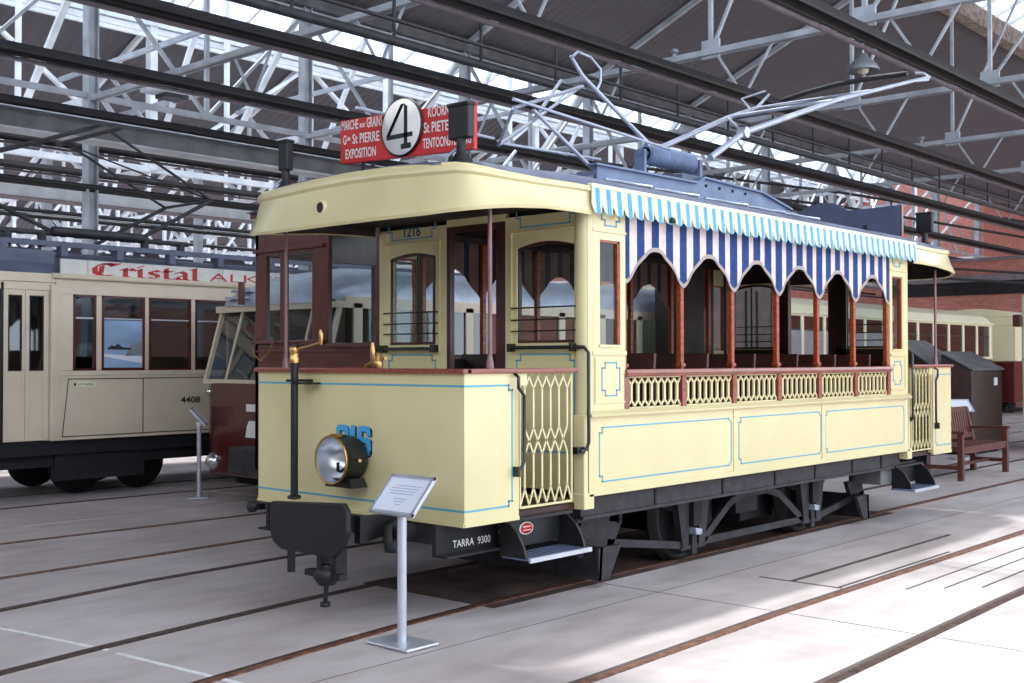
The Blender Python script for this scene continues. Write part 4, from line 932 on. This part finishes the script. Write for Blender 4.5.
# canopy corner lamps
for f in (lambda x: x, mx_):
    for s in (-1, 1):
        t = mb('black'); x = .2 if f(0) < 1 else 7.07; y = s*.76 if s < 0 else .95
        t.box(x-.03, x+.03, y-.085 if s < 0 else y-.05, y+.085 if s < 0 else y+.05, 2.87, 3.07); t.lathe([(.085, 2.68), (.07, 2.74), (.03, 2.79), (.028, 2.88)], (x, y, 0), 'z', 14)
        t.box(x-.04, x+.04, y-.09 if s < 0 else y-.055, y+.09 if s < 0 else y+.055, 3.06, 3.085); o = t.build('corner_lamp', tram, bevel=.01)
        t = mb('silver_paint'); t.tube([(x-.05, y+.10, 2.70), (x-.02, y+.09, 2.78), (x+.03, y+.03, 2.84)], .01, 6); t.build('lamp_cable', o)
# rear sign board, seen from behind
m = mb('board_slate'); xx = 6.45
prof = [(y_+.15, z_) for y_, z_ in [(.66, 2.83), (.62, 2.93), (.30, 3.03), (.24, 3.10), (.10, 3.17), (-.05, 3.20), (-.20, 3.18), (-.33, 3.11), (-.36, 3.09), (-.92, 3.10), (-.92, 2.79)]]
m.prism(prof, 'x', xx, xx+.03); m.use('maroon'); m.box(xx-.005, xx+.035, -.782, -.77, 2.79, 3.10); o = m.build('rear_board', tram)
m = mb('iron_dark'); m.bar((xx-.02, -.4, 2.70), (xx-.02, -.4, 2.92), .03); m.bar((xx-.02, .4, 2.70), (xx-.02, .4, 2.92), .03); m.build('bracket', o)
# ------------------------------------------------------------------ notice stand in front of the tram
def notice_stand(x, y, H, pw, ph, ang, lab, label_big=True, rot=0.0):
    t = thing('notice_stand', lab, 'sign', (x, y, 0)); R = Matrix.Rotation(rot, 4, 'Z'); Tm = Matrix.Translation((x, y, 0)) @ R
    def TR_(m): m.v = [tuple(Tm @ Vector(v)) for v in m.v]; return m
    m = mb('alu'); m.box(-.17, .17, -.12, .12, .004, .022); TR_(m).build('base', t, bevel=.02)
    m = mb('alu'); m.tube([(0, 0, .02), (0, 0, H)], .026, 14); m.box(-.03, .03, -.02, .03, H-.03, H+.02); TR_(m).build('pole', t)
    c, s_ = math.cos(ang), math.sin(ang)
    def pt(u, v, w): return (u, -.11+v*c-w*s_+.03, H-.02+v*s_+w*c)       # v goes up the slope, w out of the face
    def slab(m, u0, u1, v0, v1, w0, w1):
        m.add([pt(u0,v0,w0),pt(u1,v0,w0),pt(u1,v1,w0),pt(u0,v1,w0),pt(u0,v0,w1),pt(u1,v0,w1),pt(u1,v1,w1),pt(u0,v1,w1)],[(0,3,2,1),(4,5,6,7),(0,1,5,4),(1,2,6,5),(2,3,7,6),(3,0,4,7)])
    m = mb('alu'); a = pw/2
    slab(m, -a, a, 0, .018, 0, .014); slab(m, -a, a, ph-.018, ph, 0, .014); slab(m, -a, -a+.018, 0, ph, 0, .014); slab(m, a-.018, a, 0, ph, 0, .014); slab(m, -a, a, 0, ph, -.006, .001); TR_(m).build('frame', t)
    m = mb('sign_paper'); slab(m, -a+.016, a-.016, .016, ph-.016, .001, .004)
    if label_big:
        m.use('grey_text')
        for k, (u0, u1) in enumerate(((-.10, .11), (-.12, .10), (-.12, .09), (-.11, .08), (-.05, .05), (-.04, .04), (-.02, .02))):
            v = ph-.07-.018*k-(.015 if k > 3 else 0); slab(m, u0, u1, v, v+.004, .004, .0045)
    TR_(m).build('notice', t); return t
notice_stand(-.402, -.897, .735, .345, .26, math.radians(48), 'grey metal pedestal sign with a slanted white notice, in front of the cream tram', rot=-math.radians(90))
notice_stand(2.633, 5.783, .84, .40, .26, math.radians(48), 'thin grey notice stand seen edge-on in front of the maroon tram, left', rot=math.radians(52), label_big=False)
notice_stand(13.35, 1.25, .76, .36, .26, math.radians(45), 'small white notice on a stand behind the garden bench, right', rot=-math.radians(38), label_big=False)

# ------------------------------------------------------------------ bench
bt = thing('garden_bench', 'brown slatted wooden garden bench with armrests beyond the tram, right', 'bench', (10.92, .25, 0))
bx0, bx1, yf, yb_ = 10.1, 11.72, .03, .47
for x in (bx0, bx1):
    m = mb('bench_wood'); m.box(x-.035, x+.035, yf-.035, yf+.035, 0, .60); m.build('leg', bt, bevel=.004)
    m = mb('bench_wood'); m.box(x-.035, x+.035, yb_-.035, yb_+.035, 0, .42); m.bar((x, yb_, .4), (x, yb_+.10, .88), .07, .05); m.build('leg', bt, bevel=.004)
    m = mb('bench_wood'); m.bar((x, yf-.06, .62), (x, yb_+.06, .60), .075, .035); m.build('armrest', bt, bevel=.004)
m = mb('bench_wood'); m.box(bx0, bx1, yf-.02, yf+.02, .34, .41); m.box(bx0, bx1, yb_-.02, yb_+.02, .34, .41)
for k in range(6): y = yf-.03+k*.078; m.box(bx0-.03, bx1+.03, y, y+.062, .41, .432)
m.build('seat', bt)
m = mb('bench_wood'); m.bar((bx0, yb_+.02, .50), (bx1, yb_+.02, .50), .03, .06); m.bar((bx0, yb_+.095, .86), (bx1, yb_+.095, .86), .03, .07)
for k in range(20): x = bx0+.06+k*(bx1-bx0-.12)/19; m.bar((x, yb_+.03, .50), (x, yb_+.09, .86), .055, .015, up=(0, 1, 0))
m.build('backrest', bt)
m = mb('bench_wood'); m.box(bx0-.02, bx0+.02, yf, yb_, .14, .19); m.box(bx1-.02, bx1+.02, yf, yb_, .14, .19); m.box(bx0, bx1, .24, .27, .145, .185); m.build('stretcher', bt)

# ------------------------------------------------------------------ generic background tram on y-facing side
def trolley_truck(t, xs, yc, ma='iron_dark', r=.34):
    for x in xs:
        for s in (-1, 1):
            m = mb(ma); m.lathe([(.001, -.03*s), (r*.85, -.03*s), (r, .0), (r, .03*s), (.001, .05*s)], (x, yc+s*.52, r), 'y', 24); m.build('wheel', t)
        m = mb(ma); m.tube([(x, yc-.6, r), (x, yc+.6, r)], .05, 8); m.build('axle', t)

# --- advertising tram 4408, left background
Y = 6.25; YF = 8.35
ct = thing('tram', 'cream metal tram with red lettering on its roof board, at the left edge', 'tram', (4, 7.3, 0))
yn = 6.8-.0; Y = 6.8; YF = 8.85
ct.location = (4, 7.8, 0)
XL, XRt = 1.45, 12.0
m = mb('cream_pale'); m.box(XL, XRt, Y, YF, .66, 1.44)
wins = [(1.655, 1.93), (2.00, 2.545), (2.60, 3.17), (3.23, 3.80), (3.86, 4.42), (4.48, 5.04), (5.1, 5.7), (5.8, 6.4)]
ed = XL
for (a, b) in wins: m.box(ed, a, Y, Y+.05, 1.44, 2.30); ed = b
m.box(ed, XRt, Y, Y+.05, 1.44, 2.30); m.box(XL, XRt, Y, YF, 2.30, 2.52); m.box(XL, XRt, YF-.05, YF, 1.44, 1.5); m.box(XL, XL+.05, Y, YF, 1.44, 2.3)
for x in (1.5, 3.5, 6, 9, 11.9): m.box(x, x+.08, YF-.05, YF, 1.44, 2.3)
m.prism([(Y-.04, 2.47), (Y-.05, 2.50), (Y-.02, 2.53), (Y+.05, 2.53), (Y+.05, 2.47)], 'x', XL-.05, XRt)
m.box(XL-.02, XRt, Y-.012, Y, 1.385, 1.40); m.box(XL-.005, XL+.06, Y-.012, Y, .66, 2.47); m.box(XL-.005, XRt, Y-.015, Y, .66, .69)
m.build('body', ct, bevel=.006)
m = mb('dark_trim'); pts = [(1.60, 1.345), (1.53, .70), (9, .70), (9, 1.345)]; m.poly_line(pts, 'y', Y-.002, .01, -.002); m.box(2.52, 2.53, Y-.004, Y, .70, 1.345); m.build('panel_seam', ct)
for i, (a, b) in enumerate(wins):
    m = mb('maroon'); e = .025
    for (p, q, r_, s_) in ((a, a+e, 1.44, 2.30), (b-e, b, 1.44, 2.30), (a, b, 1.44, 1.44+e), (a, b, 2.30-e, 2.30)): m.box(p, q, Y-.006, Y+.03, r_, s_)
    m.use('alu'); m.box(a+e, b-e, Y+.01, Y+.025, 2.03, 2.045); o = m.build('window_frame', ct)
    g = mb('glass_dark'); g.box(a+e, b-e, Y+.02, Y+.024, 1.46, 2.28); g.build('pane', o)
m = mb('photo_blue'); m.box(2.03, 2.52, Y+.014, Y+.018, 1.47, 2.02); m.use('sign_paper'); m.prism([(2.03, 1.60), (2.52, 1.52), (2.52, 1.60), (2.03, 1.63)], 'y', Y+.0125, Y+.0139); m.use('dark_trim'); m.prism([(2.08, 1.70), (2.13, 1.73), (2.17, 1.72), (2.21, 1.75), (2.26, 1.71), (2.38, 1.70), (2.38, 1.68), (2.08, 1.68)], 'y', Y+.0125, Y+.0139); m.use('enamel'); m.prism([(2.36, 1.73), (2.52, 1.78), (2.52, 1.62), (2.30, 1.60)], 'y', Y+.0125, Y+.0139); m.build('window_picture', ct)
m = mb('dark_trim'); text_side(m, '4408', 3.03, Y-.004, 1.035, .27, .078, off=.02); m.build('number_lettering', ct)
m = mb('awning_trim'); m.prism([(1.655, 1.285), (1.68, 1.315), (1.92, 1.315), (1.92, 1.255), (1.68, 1.255)], 'y', Y-.008, Y-.004); m.use('dark_trim'); m.prism([(1.655, 1.285), (1.685, 1.31), (1.685, 1.26)], 'y', Y-.012, Y-.008); text_side(m, 'UITGANG', 1.71, Y-.0095, 1.272, .18, .028, off=.004); m.build('exit_plate', ct)
# door recess to the left
m = mb('cream_pale'); m.box(-1.2, .845, Y+.05, YF, .66, 2.4); m.box(-1.2, XL, Y+.02, Y+.1, 2.33, 2.5); m.box(-1.2, XL, Y+.0, Y+.12, 2.42, 2.52); m.box(.845, XL, Y+.12, YF, 2.3, 2.52); m.box(1.39, XL+.02, Y-.02, YF, .66, 2.40)
m.build('entrance_end', ct, bevel=.006)
for (a, b, wa, wb_) in ((.875, 1.115, .93, 1.08), (1.12, 1.385, 1.165, 1.325)):
    m = mb('cream_pale'); m.box(a, wa, Y+.03, Y+.06, .67, 2.33); m.box(wb_, b, Y+.03, Y+.06, .67, 2.33); m.box(wa, wb_, Y+.03, Y+.06, .67, 1.44); m.box(wa, wb_, Y+.03, Y+.06, 2.27, 2.33); m.box(a+.02, b-.02, Y+.025, Y+.03, 1.385, 1.40)
    o = m.build('door', ct, bevel=.004); g = mb('black'); e = .012
    for (p, q, r_, s_) in ((wa, wa+e, 1.44, 2.27), (wb_-e, wb_, 1.44, 2.27), (wa, wb_, 1.44, 1.452), (wa, wb_, 2.258, 2.27)): g.box(p, q, Y+.025, Y+.05, r_, s_)
    g.build('seal', o); g = mb('glass_dark'); g.box(wa, wb_, Y+.04, Y+.044, 1.45, 2.26); g.build('pane', o)
m = mb('black'); m.box(.845, .875, Y+.02, Y+.07, .67, 2.4); m.build('door_pillar', ct)
m = mb('seat_dark'); m.box(-1.2, XRt, Y+.15, YF-.1, .36, .66); m.box(-1.2, XRt, Y+.06, Y+.12, .5, .66); m.box(1.5, 2.6, Y+.1, Y+.2, .2, .5); m.box(5.5, 7.5, Y+.1, Y+.2, .2, .5); m.build('underframe', ct)
trolley_truck(ct, (1.95, 2.75, 5.9, 7.2), 7.83)
m = mb('seat_dark'); m.box(2, XRt-.2, Y+.4, YF-.4, .7, 1.6); m.use('interior_brown'); m.box(1.6, 1.9, 7.5, 8, 1.5, 2.3); m.build('interior_seat', ct)
m = mb('roof_grey'); n = 12
pr = [(Y+.1+(YF-Y-.2)*i/n, 2.52+.32*math.sin(math.pi*i/n)**.6) for i in range(n+1)]; m.prism(pr, 'x', -1.2, XRt); m.build('roof', ct)
m = mb('board_white'); m.box(1.53, 12.0, Y+.05, Y+.08, 2.525, 2.70)
m.use('dark_trim')
for x in (1.85, 3.6, 3.65): m.box(x, x+.004, Y+.048, Y+.05, 2.53, 2.70)
rb = m.build('roof_board', ct)
# blackletter style word, drawn with a broad nib
def nib_text(m, strokes, x, z, sc, y, nib=(.045, .030)):
    for st in strokes:
        for p, q in zip(st[:-1], st[1:]):
            a = Vector((x+p[0]*sc, z+p[1]*sc)); b = Vector((x+q[0]*sc, z+q[1]*sc)); w = Vector(nib)*sc*2.2
            pts = [a-w/2, a+w/2, b+w/2, b-w/2]
            m.prism([tuple(v) for v in pts], 'y', y, y-.004)
            d = (b-a); 
            if abs(d.x*w.y-d.y*w.x) < 1e-4*sc*10: m.prism([tuple(a-w/2+Vector((0, .01*sc*4))), tuple(b+w/2+Vector((0, .01*sc*4))), tuple(b+w/2-Vector((0, .01*sc*4))), tuple(a-w/2-Vector((0, .01*sc*4)))], 'y', y, y-.004)
G = {'C': ([[(.62, .82), (.5, .97), (.25, .9), (.08, .6), (.1, .25), (.3, .03), (.6, .12)], [(.30, .80), (.26, .2)], [(.25, .9), (.75, .98)], [(.62, .82), (.78, .96)]], .82),
     'r': ([[(.04, .58), (.14, .66), (.14, .06), (.22, .0)], [(.16, .5), (.30, .66), (.40, .56)]], .42),
     'i': ([[(.04, .58), (.14, .66), (.14, .06), (.24, .02)], [(.12, .84), (.19, .90)]], .30),
     's': ([[(.40, .58), (.26, .67), (.12, .55), (.16, .40), (.34, .30), (.36, .12), (.22, .0), (.06, .10)]], .46),
     't': ([[(.14, .88), (.14, .08), (.26, .0), (.34, .06)], [(.02, .62), (.34, .66)]], .38),
     'a': ([[(.08, .58), (.22, .67), (.34, .56), (.34, .08), (.46, .0)], [(.34, .40), (.14, .32), (.08, .14), (.2, .0), (.34, .12)]], .48),
     'l': ([[(.06, .92), (.15, .98), (.15, .06), (.25, .0)]], .28)}
m = mb('red_letter'); cx = 1.96; sc = .155
for chh in 'Cristal': st, w = G[chh]; nib_text(m, st, cx, 2.528, sc, Y+.05, (.07, .06)); cx += (w+.03)*sc
m2v = m.v; m.v = [(1.90+(v[0]-1.96)*((3.32-1.90)/(cx-1.96)), v[1], v[2]) for v in m2v]
m.build('advert_lettering', rb)
m = mb('red_letter'); text_side(m, 'ALKEN', 3.46, Y+.045, 2.545, 1.25, .10, off=-.006); m.build('advert_lettering', rb)
# roof equipment and pantograph of the advertising tram
m = mb('roof_grey'); m.box(-1.0, 1.55, Y+.25, YF-.3, 2.55, 2.80)
for yy in (Y+.35, YF-.4): m.box(-1, 9, yy-.03, yy+.03, 2.86, 2.92)
for x in (1.0, 1.7, 2.4, 3.1, 3.8, 4.6): m.box(x-.04, x+.04, Y+.3, Y+.42, 2.75, 2.87)
m.build('roof_walkway', ct)
m = mb('steel_dark')
for s in (-1, 1):
    yy = 7.8+s*.55
    m.tube([(1.0, yy, 3.02), (3.4, yy, 3.02)], .03, 8); m.tube([(1.6, yy, 3.05), (.2, yy, 3.62)], .025, 8); m.tube([(2.75, yy, 3.05), (3.75, yy-.3*s*0, 3.62)], .025, 8)
    m.tube([(.2, yy, 3.62), (2.1, yy*1.0, 4.30)], .018, 8); m.tube([(3.75, yy, 3.62), (2.35, yy, 4.30)], .018, 8)
m.tube([(.2, 7.25, 3.62), (.2, 8.35, 3.62)], .02, 6); m.tube([(3.75, 7.25, 3.62), (3.75, 8.35, 3.62)], .02, 6); m.tube([(3.75, 7.25, 3.62), (2.3, 8.35, 4.3)], .012, 6); m.tube([(2.1, 7.0, 4.32), (2.1, 8.6, 4.32)], .03, 6); m.tube([(2.35, 7.0, 4.32), (2.35, 8.6, 4.32)], .03, 6)
for x in (1.1, 1.5, 2.8, 3.3): m.lathe([(.05, 2.86), (.05, 3.0), (.03, 3.02)], (x, 7.25, 0), 'z', 10)
m.tube([(1.6, 7.2, 3.05), (2.75, 7.2, 3.05)], .05, 8); m.build('pantograph', ct)

# --- silver-roofed maroon and cream tram, second from left
pt_ = thing('tram', 'rounded tram with silver dome roof and maroon front, behind the cream tram on the left', 'tram', (6.5, 4.75, 0))
XF = 2.74
y0, y1 = 3.70, 5.86
def fy(t): return y0+(y1-y0)*t
m = mb('maroon')
pl = [(XF+.06, y1-.02), (XF-.02, y1-.18), (XF-.06, (y0+y1)/2), (XF-.02, y0+.18), (XF+.06, y0+.02), (XF+.3, y0), (9.6, y0), (9.6, y1), (XF+.3, y1)]
m.prism(pl, 'z', .30, 1.30); m.prism([(p[0]+.0, p[1]) for p in pl], 'z', .28, .30); m.build('lower_body', pt_, bevel=.03)
m = mb('cream_pale')
def slope_pillar(ya, yb, x0a, x1a, z0=1.30, z1=2.14, th=.05):
    m.add([(x0a, ya, z0), (x0a+th, ya, z0), (x1a+th, ya, z1), (x1a, ya, z1), (x0a, yb, z0), (x0a+th, yb, z0), (x1a+th, yb, z1), (x1a, yb, z1)], [(0,3,2,1),(4,5,6,7),(0,1,5,4),(1,2,6,5),(2,3,7,6),(3,0,4,7)])
xa, xb = XF-.02, XF+.22
for (a, b) in ((y1-.05, y1-.01), (y1-.46, y1-.43), (y0+.43, y0+.46), (y0+.01, y0+.05)): slope_pillar(a, b, xa, xb)
m.box(XF-.02, XF+.06, y0+.02, y1-.02, 1.29, 1.34); m.box(XF+.16, XF+.30, y0, y1, 2.10, 2.17)
m.box(XF+.3, 9.6, y0, y0+.04, 1.30, 1.36); m.box(XF+.3, 9.6, y0, y0+.04, 2.10, 2.22); m.box(XF+.3, 9.6, y1-.04, y1, 1.30, 2.2)
for k in range(8): x = XF+.4+k*.84; m.box(x, x+.12, y0, y0+.04, 1.3, 2.15)
m.build('window_frame', pt_)
m = mb('glass_dark'); m.add([(xa+.02, y0+.1, 1.34), (xa+.02, y1-.1, 1.34), (xb+.02, y1-.1, 2.12), (xb+.02, y0+.1, 2.12)], [(0,1,2,3)]); m.box(XF+.3, 9.6, y0+.02, y0+.024, 1.36, 2.10); m.build('pane', pt_, recalc=False)
m = mb('silver_paint'); n = 14; secs = []
for (x, ww, zt) in ((XF+.14, .80, 2.20), (XF+.20, .90, 2.30), (XF+.34, .97, 2.42), (XF+.6, 1.0, 2.53), (XF+1.0, 1.0, 2.60), (9.6, 1.0, 2.62)):
    secs.append([(x, (y0+y1)/2-ww*1.08*math.cos(math.pi*i/n), 2.16+(zt-2.16)*math.sin(math.pi*i/n)**.55) for i in range(n+1)])
k = n+1; m.add([p for s in secs for p in s], [(i*k+j, i*k+j+1, (i+1)*k+j+1, (i+1)*k+j) for i in range(5) for j in range(n)]+[tuple(range(k))], True)
for yy in (y1-.35, y1-.55):
    m.use('silver_paint'); m.prism([(XF+.10, 2.24), (XF+.10, 2.27), (XF+.30, 2.27), (XF+.30, 2.24)], 'y', yy-.1, yy+.08); m.prism([(XF+.18, 2.32), (XF+.18, 2.35), (XF+.40, 2.35), (XF+.40, 2.32)], 'y', yy-.1, yy+.08)
m.build('dome_roof', pt_)
m = mb('maroon'); m.box(XF+.02, XF+.06, 5.15, 5.22, 2.17, 2.42); m.build('roof_post', pt_)
m = mb('chrome'); m.lathe([(.001, -.08), (.05, -.07), (.095, -.02), (.1, .0)], (XF-.03, 5.62, .42), 'x', 20); m.build('headlight', pt_)
m = mb('chrome'); m.lathe([(.001, -.04), (.035, -.03), (.04, 0)], (XF-.0, 5.74, 1.20), 'x', 14); m.build('marker_lamp', pt_)
m = mb('white_paint'); m.box(XF-.085, XF-.078, 4.5, 4.915, 1.00, 1.08); m.prism([(4.93, .72), (4.90, .84), (4.86, .90), (4.5, .90), (4.5, .72)], 'x', XF-.085, XF-.078); m.build('number_lettering', pt_)
m = mb('iron'); m.box(XF-.55, XF-.05, 3.9, 4.58, .38, .66); m.build('coupler_box', pt_, bevel=.02)
m = mb('seat_dark'); m.box(XF+.3, 9.5, y0+.2, y1-.2, .15, .3); m.box(XF+.6, 9.4, y0+.3, y1-.3, 1.3, 1.6); m.build('underframe', pt_)
trolley_truck(pt_, (4.6, 5.9, 8.2), 4.75, r=.3)
m = mb('black'); m.tube([(XF-.0, 4.2, 1.36), (XF+.1, 4.5, 1.8), (XF+.12, 4.52, 1.82)], .012, 6); m.tube([(XF-.0, 4.25, 1.36), (XF+.1, 4.56, 1.8)], .008, 6); m.build('windscreen_wiper', pt_)

# --- maroon wooden tram vestibule on the second track
mt = thing('tram', 'maroon wooden tram cab with tall windows, seen across the near tram platform', 'tram', (2.3, 2.4, 0))
XM = 1.6; ya, yb, yc_ = 3.27, 2.20, 1.40
m = mb('maroon_wood'); t_ = .05
def fr(a, b, z0, z1, x=XM): m.box(x, x+t_, a, b, z0, z1)
fr(yc_, ya, .55, 1.70); fr(yc_, ya, 2.82, 2.88); fr(ya-.16, ya, 1.70, 2.9); fr(2.22, 2.44, 1.70, 2.9); fr(yc_, 1.60, 1.70, 2.9); fr(2.44, ya-.16, 2.50, 2.9); fr(1.60, 2.22, 2.70, 2.9); fr(2.83, 2.90, 1.70, 2.5)
m.box(XM-.03, XM, 2.26, ya+.005, 2.53, 2.565); m.box(XM-.04, XM, 2.26, ya+.01, 1.70, 1.73); m.box(XM-.02, XM, 1.45, ya+.005, 1.62, 1.645); m.box(XM-.03, XM, 1.5, 2.24, 1.66, 1.69)
m.box(XM, XM+1.5, ya-.05, ya, .55, 1.7); m.box(XM, XM+1.5, ya-.05, ya, 2.5, 2.88); m.box(XM+.7, XM+.8, ya-.05, ya, 1.7, 2.5); m.box(XM+1.4, XM+1.5, ya-.05, ya, 1.7, 2.5)
m.box(XM, XM+1.5, yc_, yc_+.05, .55, 1.6); m.box(XM+.5, XM+.6, yc_, yc_+.05, 1.6, 2.9); m.box(XM-.04, XM+1.55, yc_-.05, ya+.03, 2.85, 2.90)
m.build('body', mt, bevel=.005)
m = mb('glass'); m.box(XM+.02, XM+.024, 1.60, ya-.16, 1.7, 2.86); m.build('pane', mt)
m = mb('roof_grey'); n = 10; m.prism([(yc_-.05+(ya-yc_+.1)*i/n, 2.90+.05*math.sin(math.pi*i/n)) for i in range(n+1)], 'x', XM-.08, XM+1.6); m.build('roof', mt)
m = mb('iron_dark'); m.box(XM+.05, XM+1.5, yc_+.1, ya-.1, .4, .55); m.build('underframe', mt); trolley_truck(mt, (XM+.75,), 2.35, r=.33)
m = mb('black'); m.tube([(XM+.3, 2.65, 1.72), (XM+.3, 2.65, 2.02), (XM+.3, 2.55, 2.10), (XM+.3, 2.5, 2.09)], .012, 6); m.tube([(XM+.3, 2.7, 1.72), (XM+.3, 2.62, 2.10)], .008, 6)
m.tube([(XM+.3, 3.05+.12*math.cos(a*.5), 1.72+.04*math.sin(a*.5)) for a in range(0, 7)], .012, 6); m.build('driver_controls', mt)
m = mb('brass'); m.tube([(XM-.05, 3.23, 1.68), (XM-.07, 3.18, 1.60), (XM-.06, 3.10, 1.55), (XM-.06, 2.98, 1.62), (XM-.05, 2.92, 1.72)], .007, 6); m.build('hanging_cord', mt)

# --- tall dark container made up for the dark view through the open bays
dt = thing('dark_filler', 'tall dark brown container made up for the dark view through the middle bays of the cream tram', 'filler', (9.3, 3.0, 0))
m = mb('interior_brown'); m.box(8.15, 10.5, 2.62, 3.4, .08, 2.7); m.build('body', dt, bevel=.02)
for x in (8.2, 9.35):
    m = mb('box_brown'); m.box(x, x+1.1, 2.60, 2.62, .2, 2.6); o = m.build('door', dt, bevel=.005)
    m = mb('iron'); m.tube([(x+(.98 if x < 9 else .12), 2.59, .3), (x+(.98 if x < 9 else .12), 2.59, 2.5)], .015, 6); m.build('filler_bar', o)
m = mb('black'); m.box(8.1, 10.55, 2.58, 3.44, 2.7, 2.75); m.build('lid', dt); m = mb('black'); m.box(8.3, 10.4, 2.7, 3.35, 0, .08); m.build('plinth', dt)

# --- long cream tram, right background
Y = 5.9; Y2 = 8.1
lt = thing('tram', 'long cream tram with dark windows and dark red skirt behind the rear platform', 'tram', (20, 7, 0))
xa, xb = 12.0, 28.0
m = mb('cream_bus'); m.box(xa, xb, Y, Y2, 2.46, 2.56)
n = 12; m.prism([(Y-.03, 2.50)]+[(Y-.02+(Y2-Y+.04)*i/n, 2.53+.40*math.sin(math.pi*i/n)**.55) for i in range(n+1)], 'x', xa, xb-.05); m.use('awning_trim'); m.box(xa, xb, Y-.05, Y, 2.50, 2.55); m.use('cream_bus')
nW = 16; step = (xb-xa-.3)/nW
for k in range(nW+1): x = xa+.1+k*step; m.box(x, x+.12, Y, Y+.06, 1.62, 2.47)
m.box(xa, xb, Y-.01, Y+.05, 1.56, 1.63)
m.box(xa, xb, Y2-.06, Y2, 1.5, 2.5); m.box(xb-.06, xb, Y, Y2, 1.5, 2.5); m.box(xa, xa+.06, Y, Y2, 1.5, 2.5)
m.build('body', lt, bevel=.03)
for k in range(nW):
    x = xa+.22+k*step; m = mb('dark_trim'); m.box(x, x+step-.12, Y+.02, Y+.04, 2.16, 2.19); o = m.build('window_frame', lt)
    g = mb('glass_dark' if True else ''); g.box(x, x+step-.12, Y+.03, Y+.034, 1.62, 2.48); g.build('pane', o)
    if x < 21.3: g = mb('enamel'); g.box(x, x+step-.12, Y+.01, Y+.02, 1.42, 2.16); g.build('window_blind', o)
m = mb('maroon'); m.box(xa, xb, Y, Y2, .4, 1.58); m.build('lower_body', lt, bevel=.03)
m = mb('seat_dark'); m.box(xa+.1, xb-.1, Y+.3, Y2-.3, .1, .4); m.box(xa+.3, xb-.3, Y+.9, Y2-.5, 1.4, 1.9); m.build('underframe', lt)
trolley_truck(lt, (14, 16, 24, 26), 7.0, r=.3)
lt2 = thing('tram', 'cream and dark red tram end with one window, farthest back at the right edge', 'tram', (31, 6.6, 0))
m = mb('cream_bus'); m.box(28.6, 33.8, 5.5, 7.8, 2.5, 2.75); m.box(28.6, 29.2, 5.5, 5.56, 1.5, 2.5); m.box(31, 33.8, 5.5, 5.56, 1.5, 2.5); m.box(28.6, 28.66, 5.5, 7.8, 1.5, 2.5); m.box(28.6, 33.8, 7.74, 7.8, 1.5, 2.5); n = 10; m.prism([(5.5+2.3*i/n, 2.75+.25*math.sin(math.pi*i/n)**.6) for i in range(n+1)], 'x', 28.6, 33.8); m.build('body', lt2, bevel=.04)
m = mb('maroon'); m.box(28.6, 33.8, 5.5, 7.8, .35, 1.5); m.build('lower_body', lt2, bevel=.04); m = mb('glass_dark'); m.box(29.2, 31, 5.52, 5.53, 1.5, 2.5); m.build('pane', lt2)
trolley_truck(lt2, (30, 32.5), 6.6, r=.3)
# pale green tram at the right edge
gt = thing('tram', 'pale green tram front cut off by the right edge of the photo', 'tram', (16.5, 0, 0))
m = mb('green_pale'); m.box(15.4, 19, -1.0, 1.0, .30, 1.55); m.box(15.4, 19, -1, 1, 2.3, 2.62)
for y in (-1.0, -.35, .29, .94): m.box(15.4, 15.46, y, y+.06, 1.55, 2.3)
for x in (16.2, 17.1, 18, 18.9): m.box(x, x+.08, -1, -.95, 1.55, 2.3); m.box(x, x+.08, .95, 1, 1.55, 2.3)
n = 10; m.prism([(-1.02+2.04*i/n, 2.62+.18*math.sin(math.pi*i/n)**.7) for i in range(n+1)], 'x', 15.35, 19); m.build('body', gt, bevel=.02)
m = mb('glass_dark'); m.box(15.42, 15.425, -.95, .95, 1.55, 2.3); m.box(15.45, 19, -.975, -.97, 1.55, 2.3); m.build('pane', gt)
m = mb('iron_dark'); m.box(15.5, 18.9, -.8, .8, .15, .3); m.build('underframe', gt); trolley_truck(gt, (16.3, 18), 0, r=.3)
m = mb('sign_paper'); m.box(15.39, 15.398, .3, .95, .8, 1.45); m.build('poster', gt)
m = mb('maroon'); m.box(15.2, 15.39, .98, 1.08, 2.1, 2.3); m.build('marker_lamp', gt)
# brown cabinet with sloping lid
cb_ = thing('cabinet', 'tall dark brown cabinet with a sloping lid standing behind the rear platform, right', 'cabinet', (14.8, 1.9, 0))
m = mb('box_brown'); m.prism([(1.36, .04), (1.36, 1.375), (1.86, 1.64), (1.86, .04)], 'x', 14.1, 15.5); m.build('body', cb_, bevel=.01)
m = mb('girder_grey'); m.prism([(1.33, 1.375), (1.33, 1.40), (1.88, 1.69), (1.88, 1.665)], 'x', 14.07, 15.53); m.build('lid', cb_)
m = mb('sign_paper'); m.box(15.1, 15.25, 1.352, 1.36, 1.12, 1.25); m.build('paper_label', cb_)
m = mb('seat_dark'); m.box(14.15, 15.45, 1.42, 1.8, 0, .04); m.build('plinth', cb_)
cb_ = thing('cabinet', 'dark grey cabinet with a sloping grey lid, left of and behind the taller brown cabinet', 'cabinet', (14.8, 2.4, 0))
m = mb('interior_brown'); m.prism([(1.98, .03), (1.98, 1.40), (2.62, 1.84), (2.62, .03)], 'x', 14.15, 15.4); m.build('body', cb_, bevel=.01)
m = mb('girder_grey'); m.prism([(1.95, 1.395), (1.95, 1.42), (2.65, 1.89), (2.65, 1.865)], 'x', 14.12, 15.43); m.build('lid', cb_)
m = mb('seat_dark'); m.box(14.2, 15.35, 2.03, 2.57, 0, .03); m.build('plinth', cb_)
# tall poster board beside the cabinet
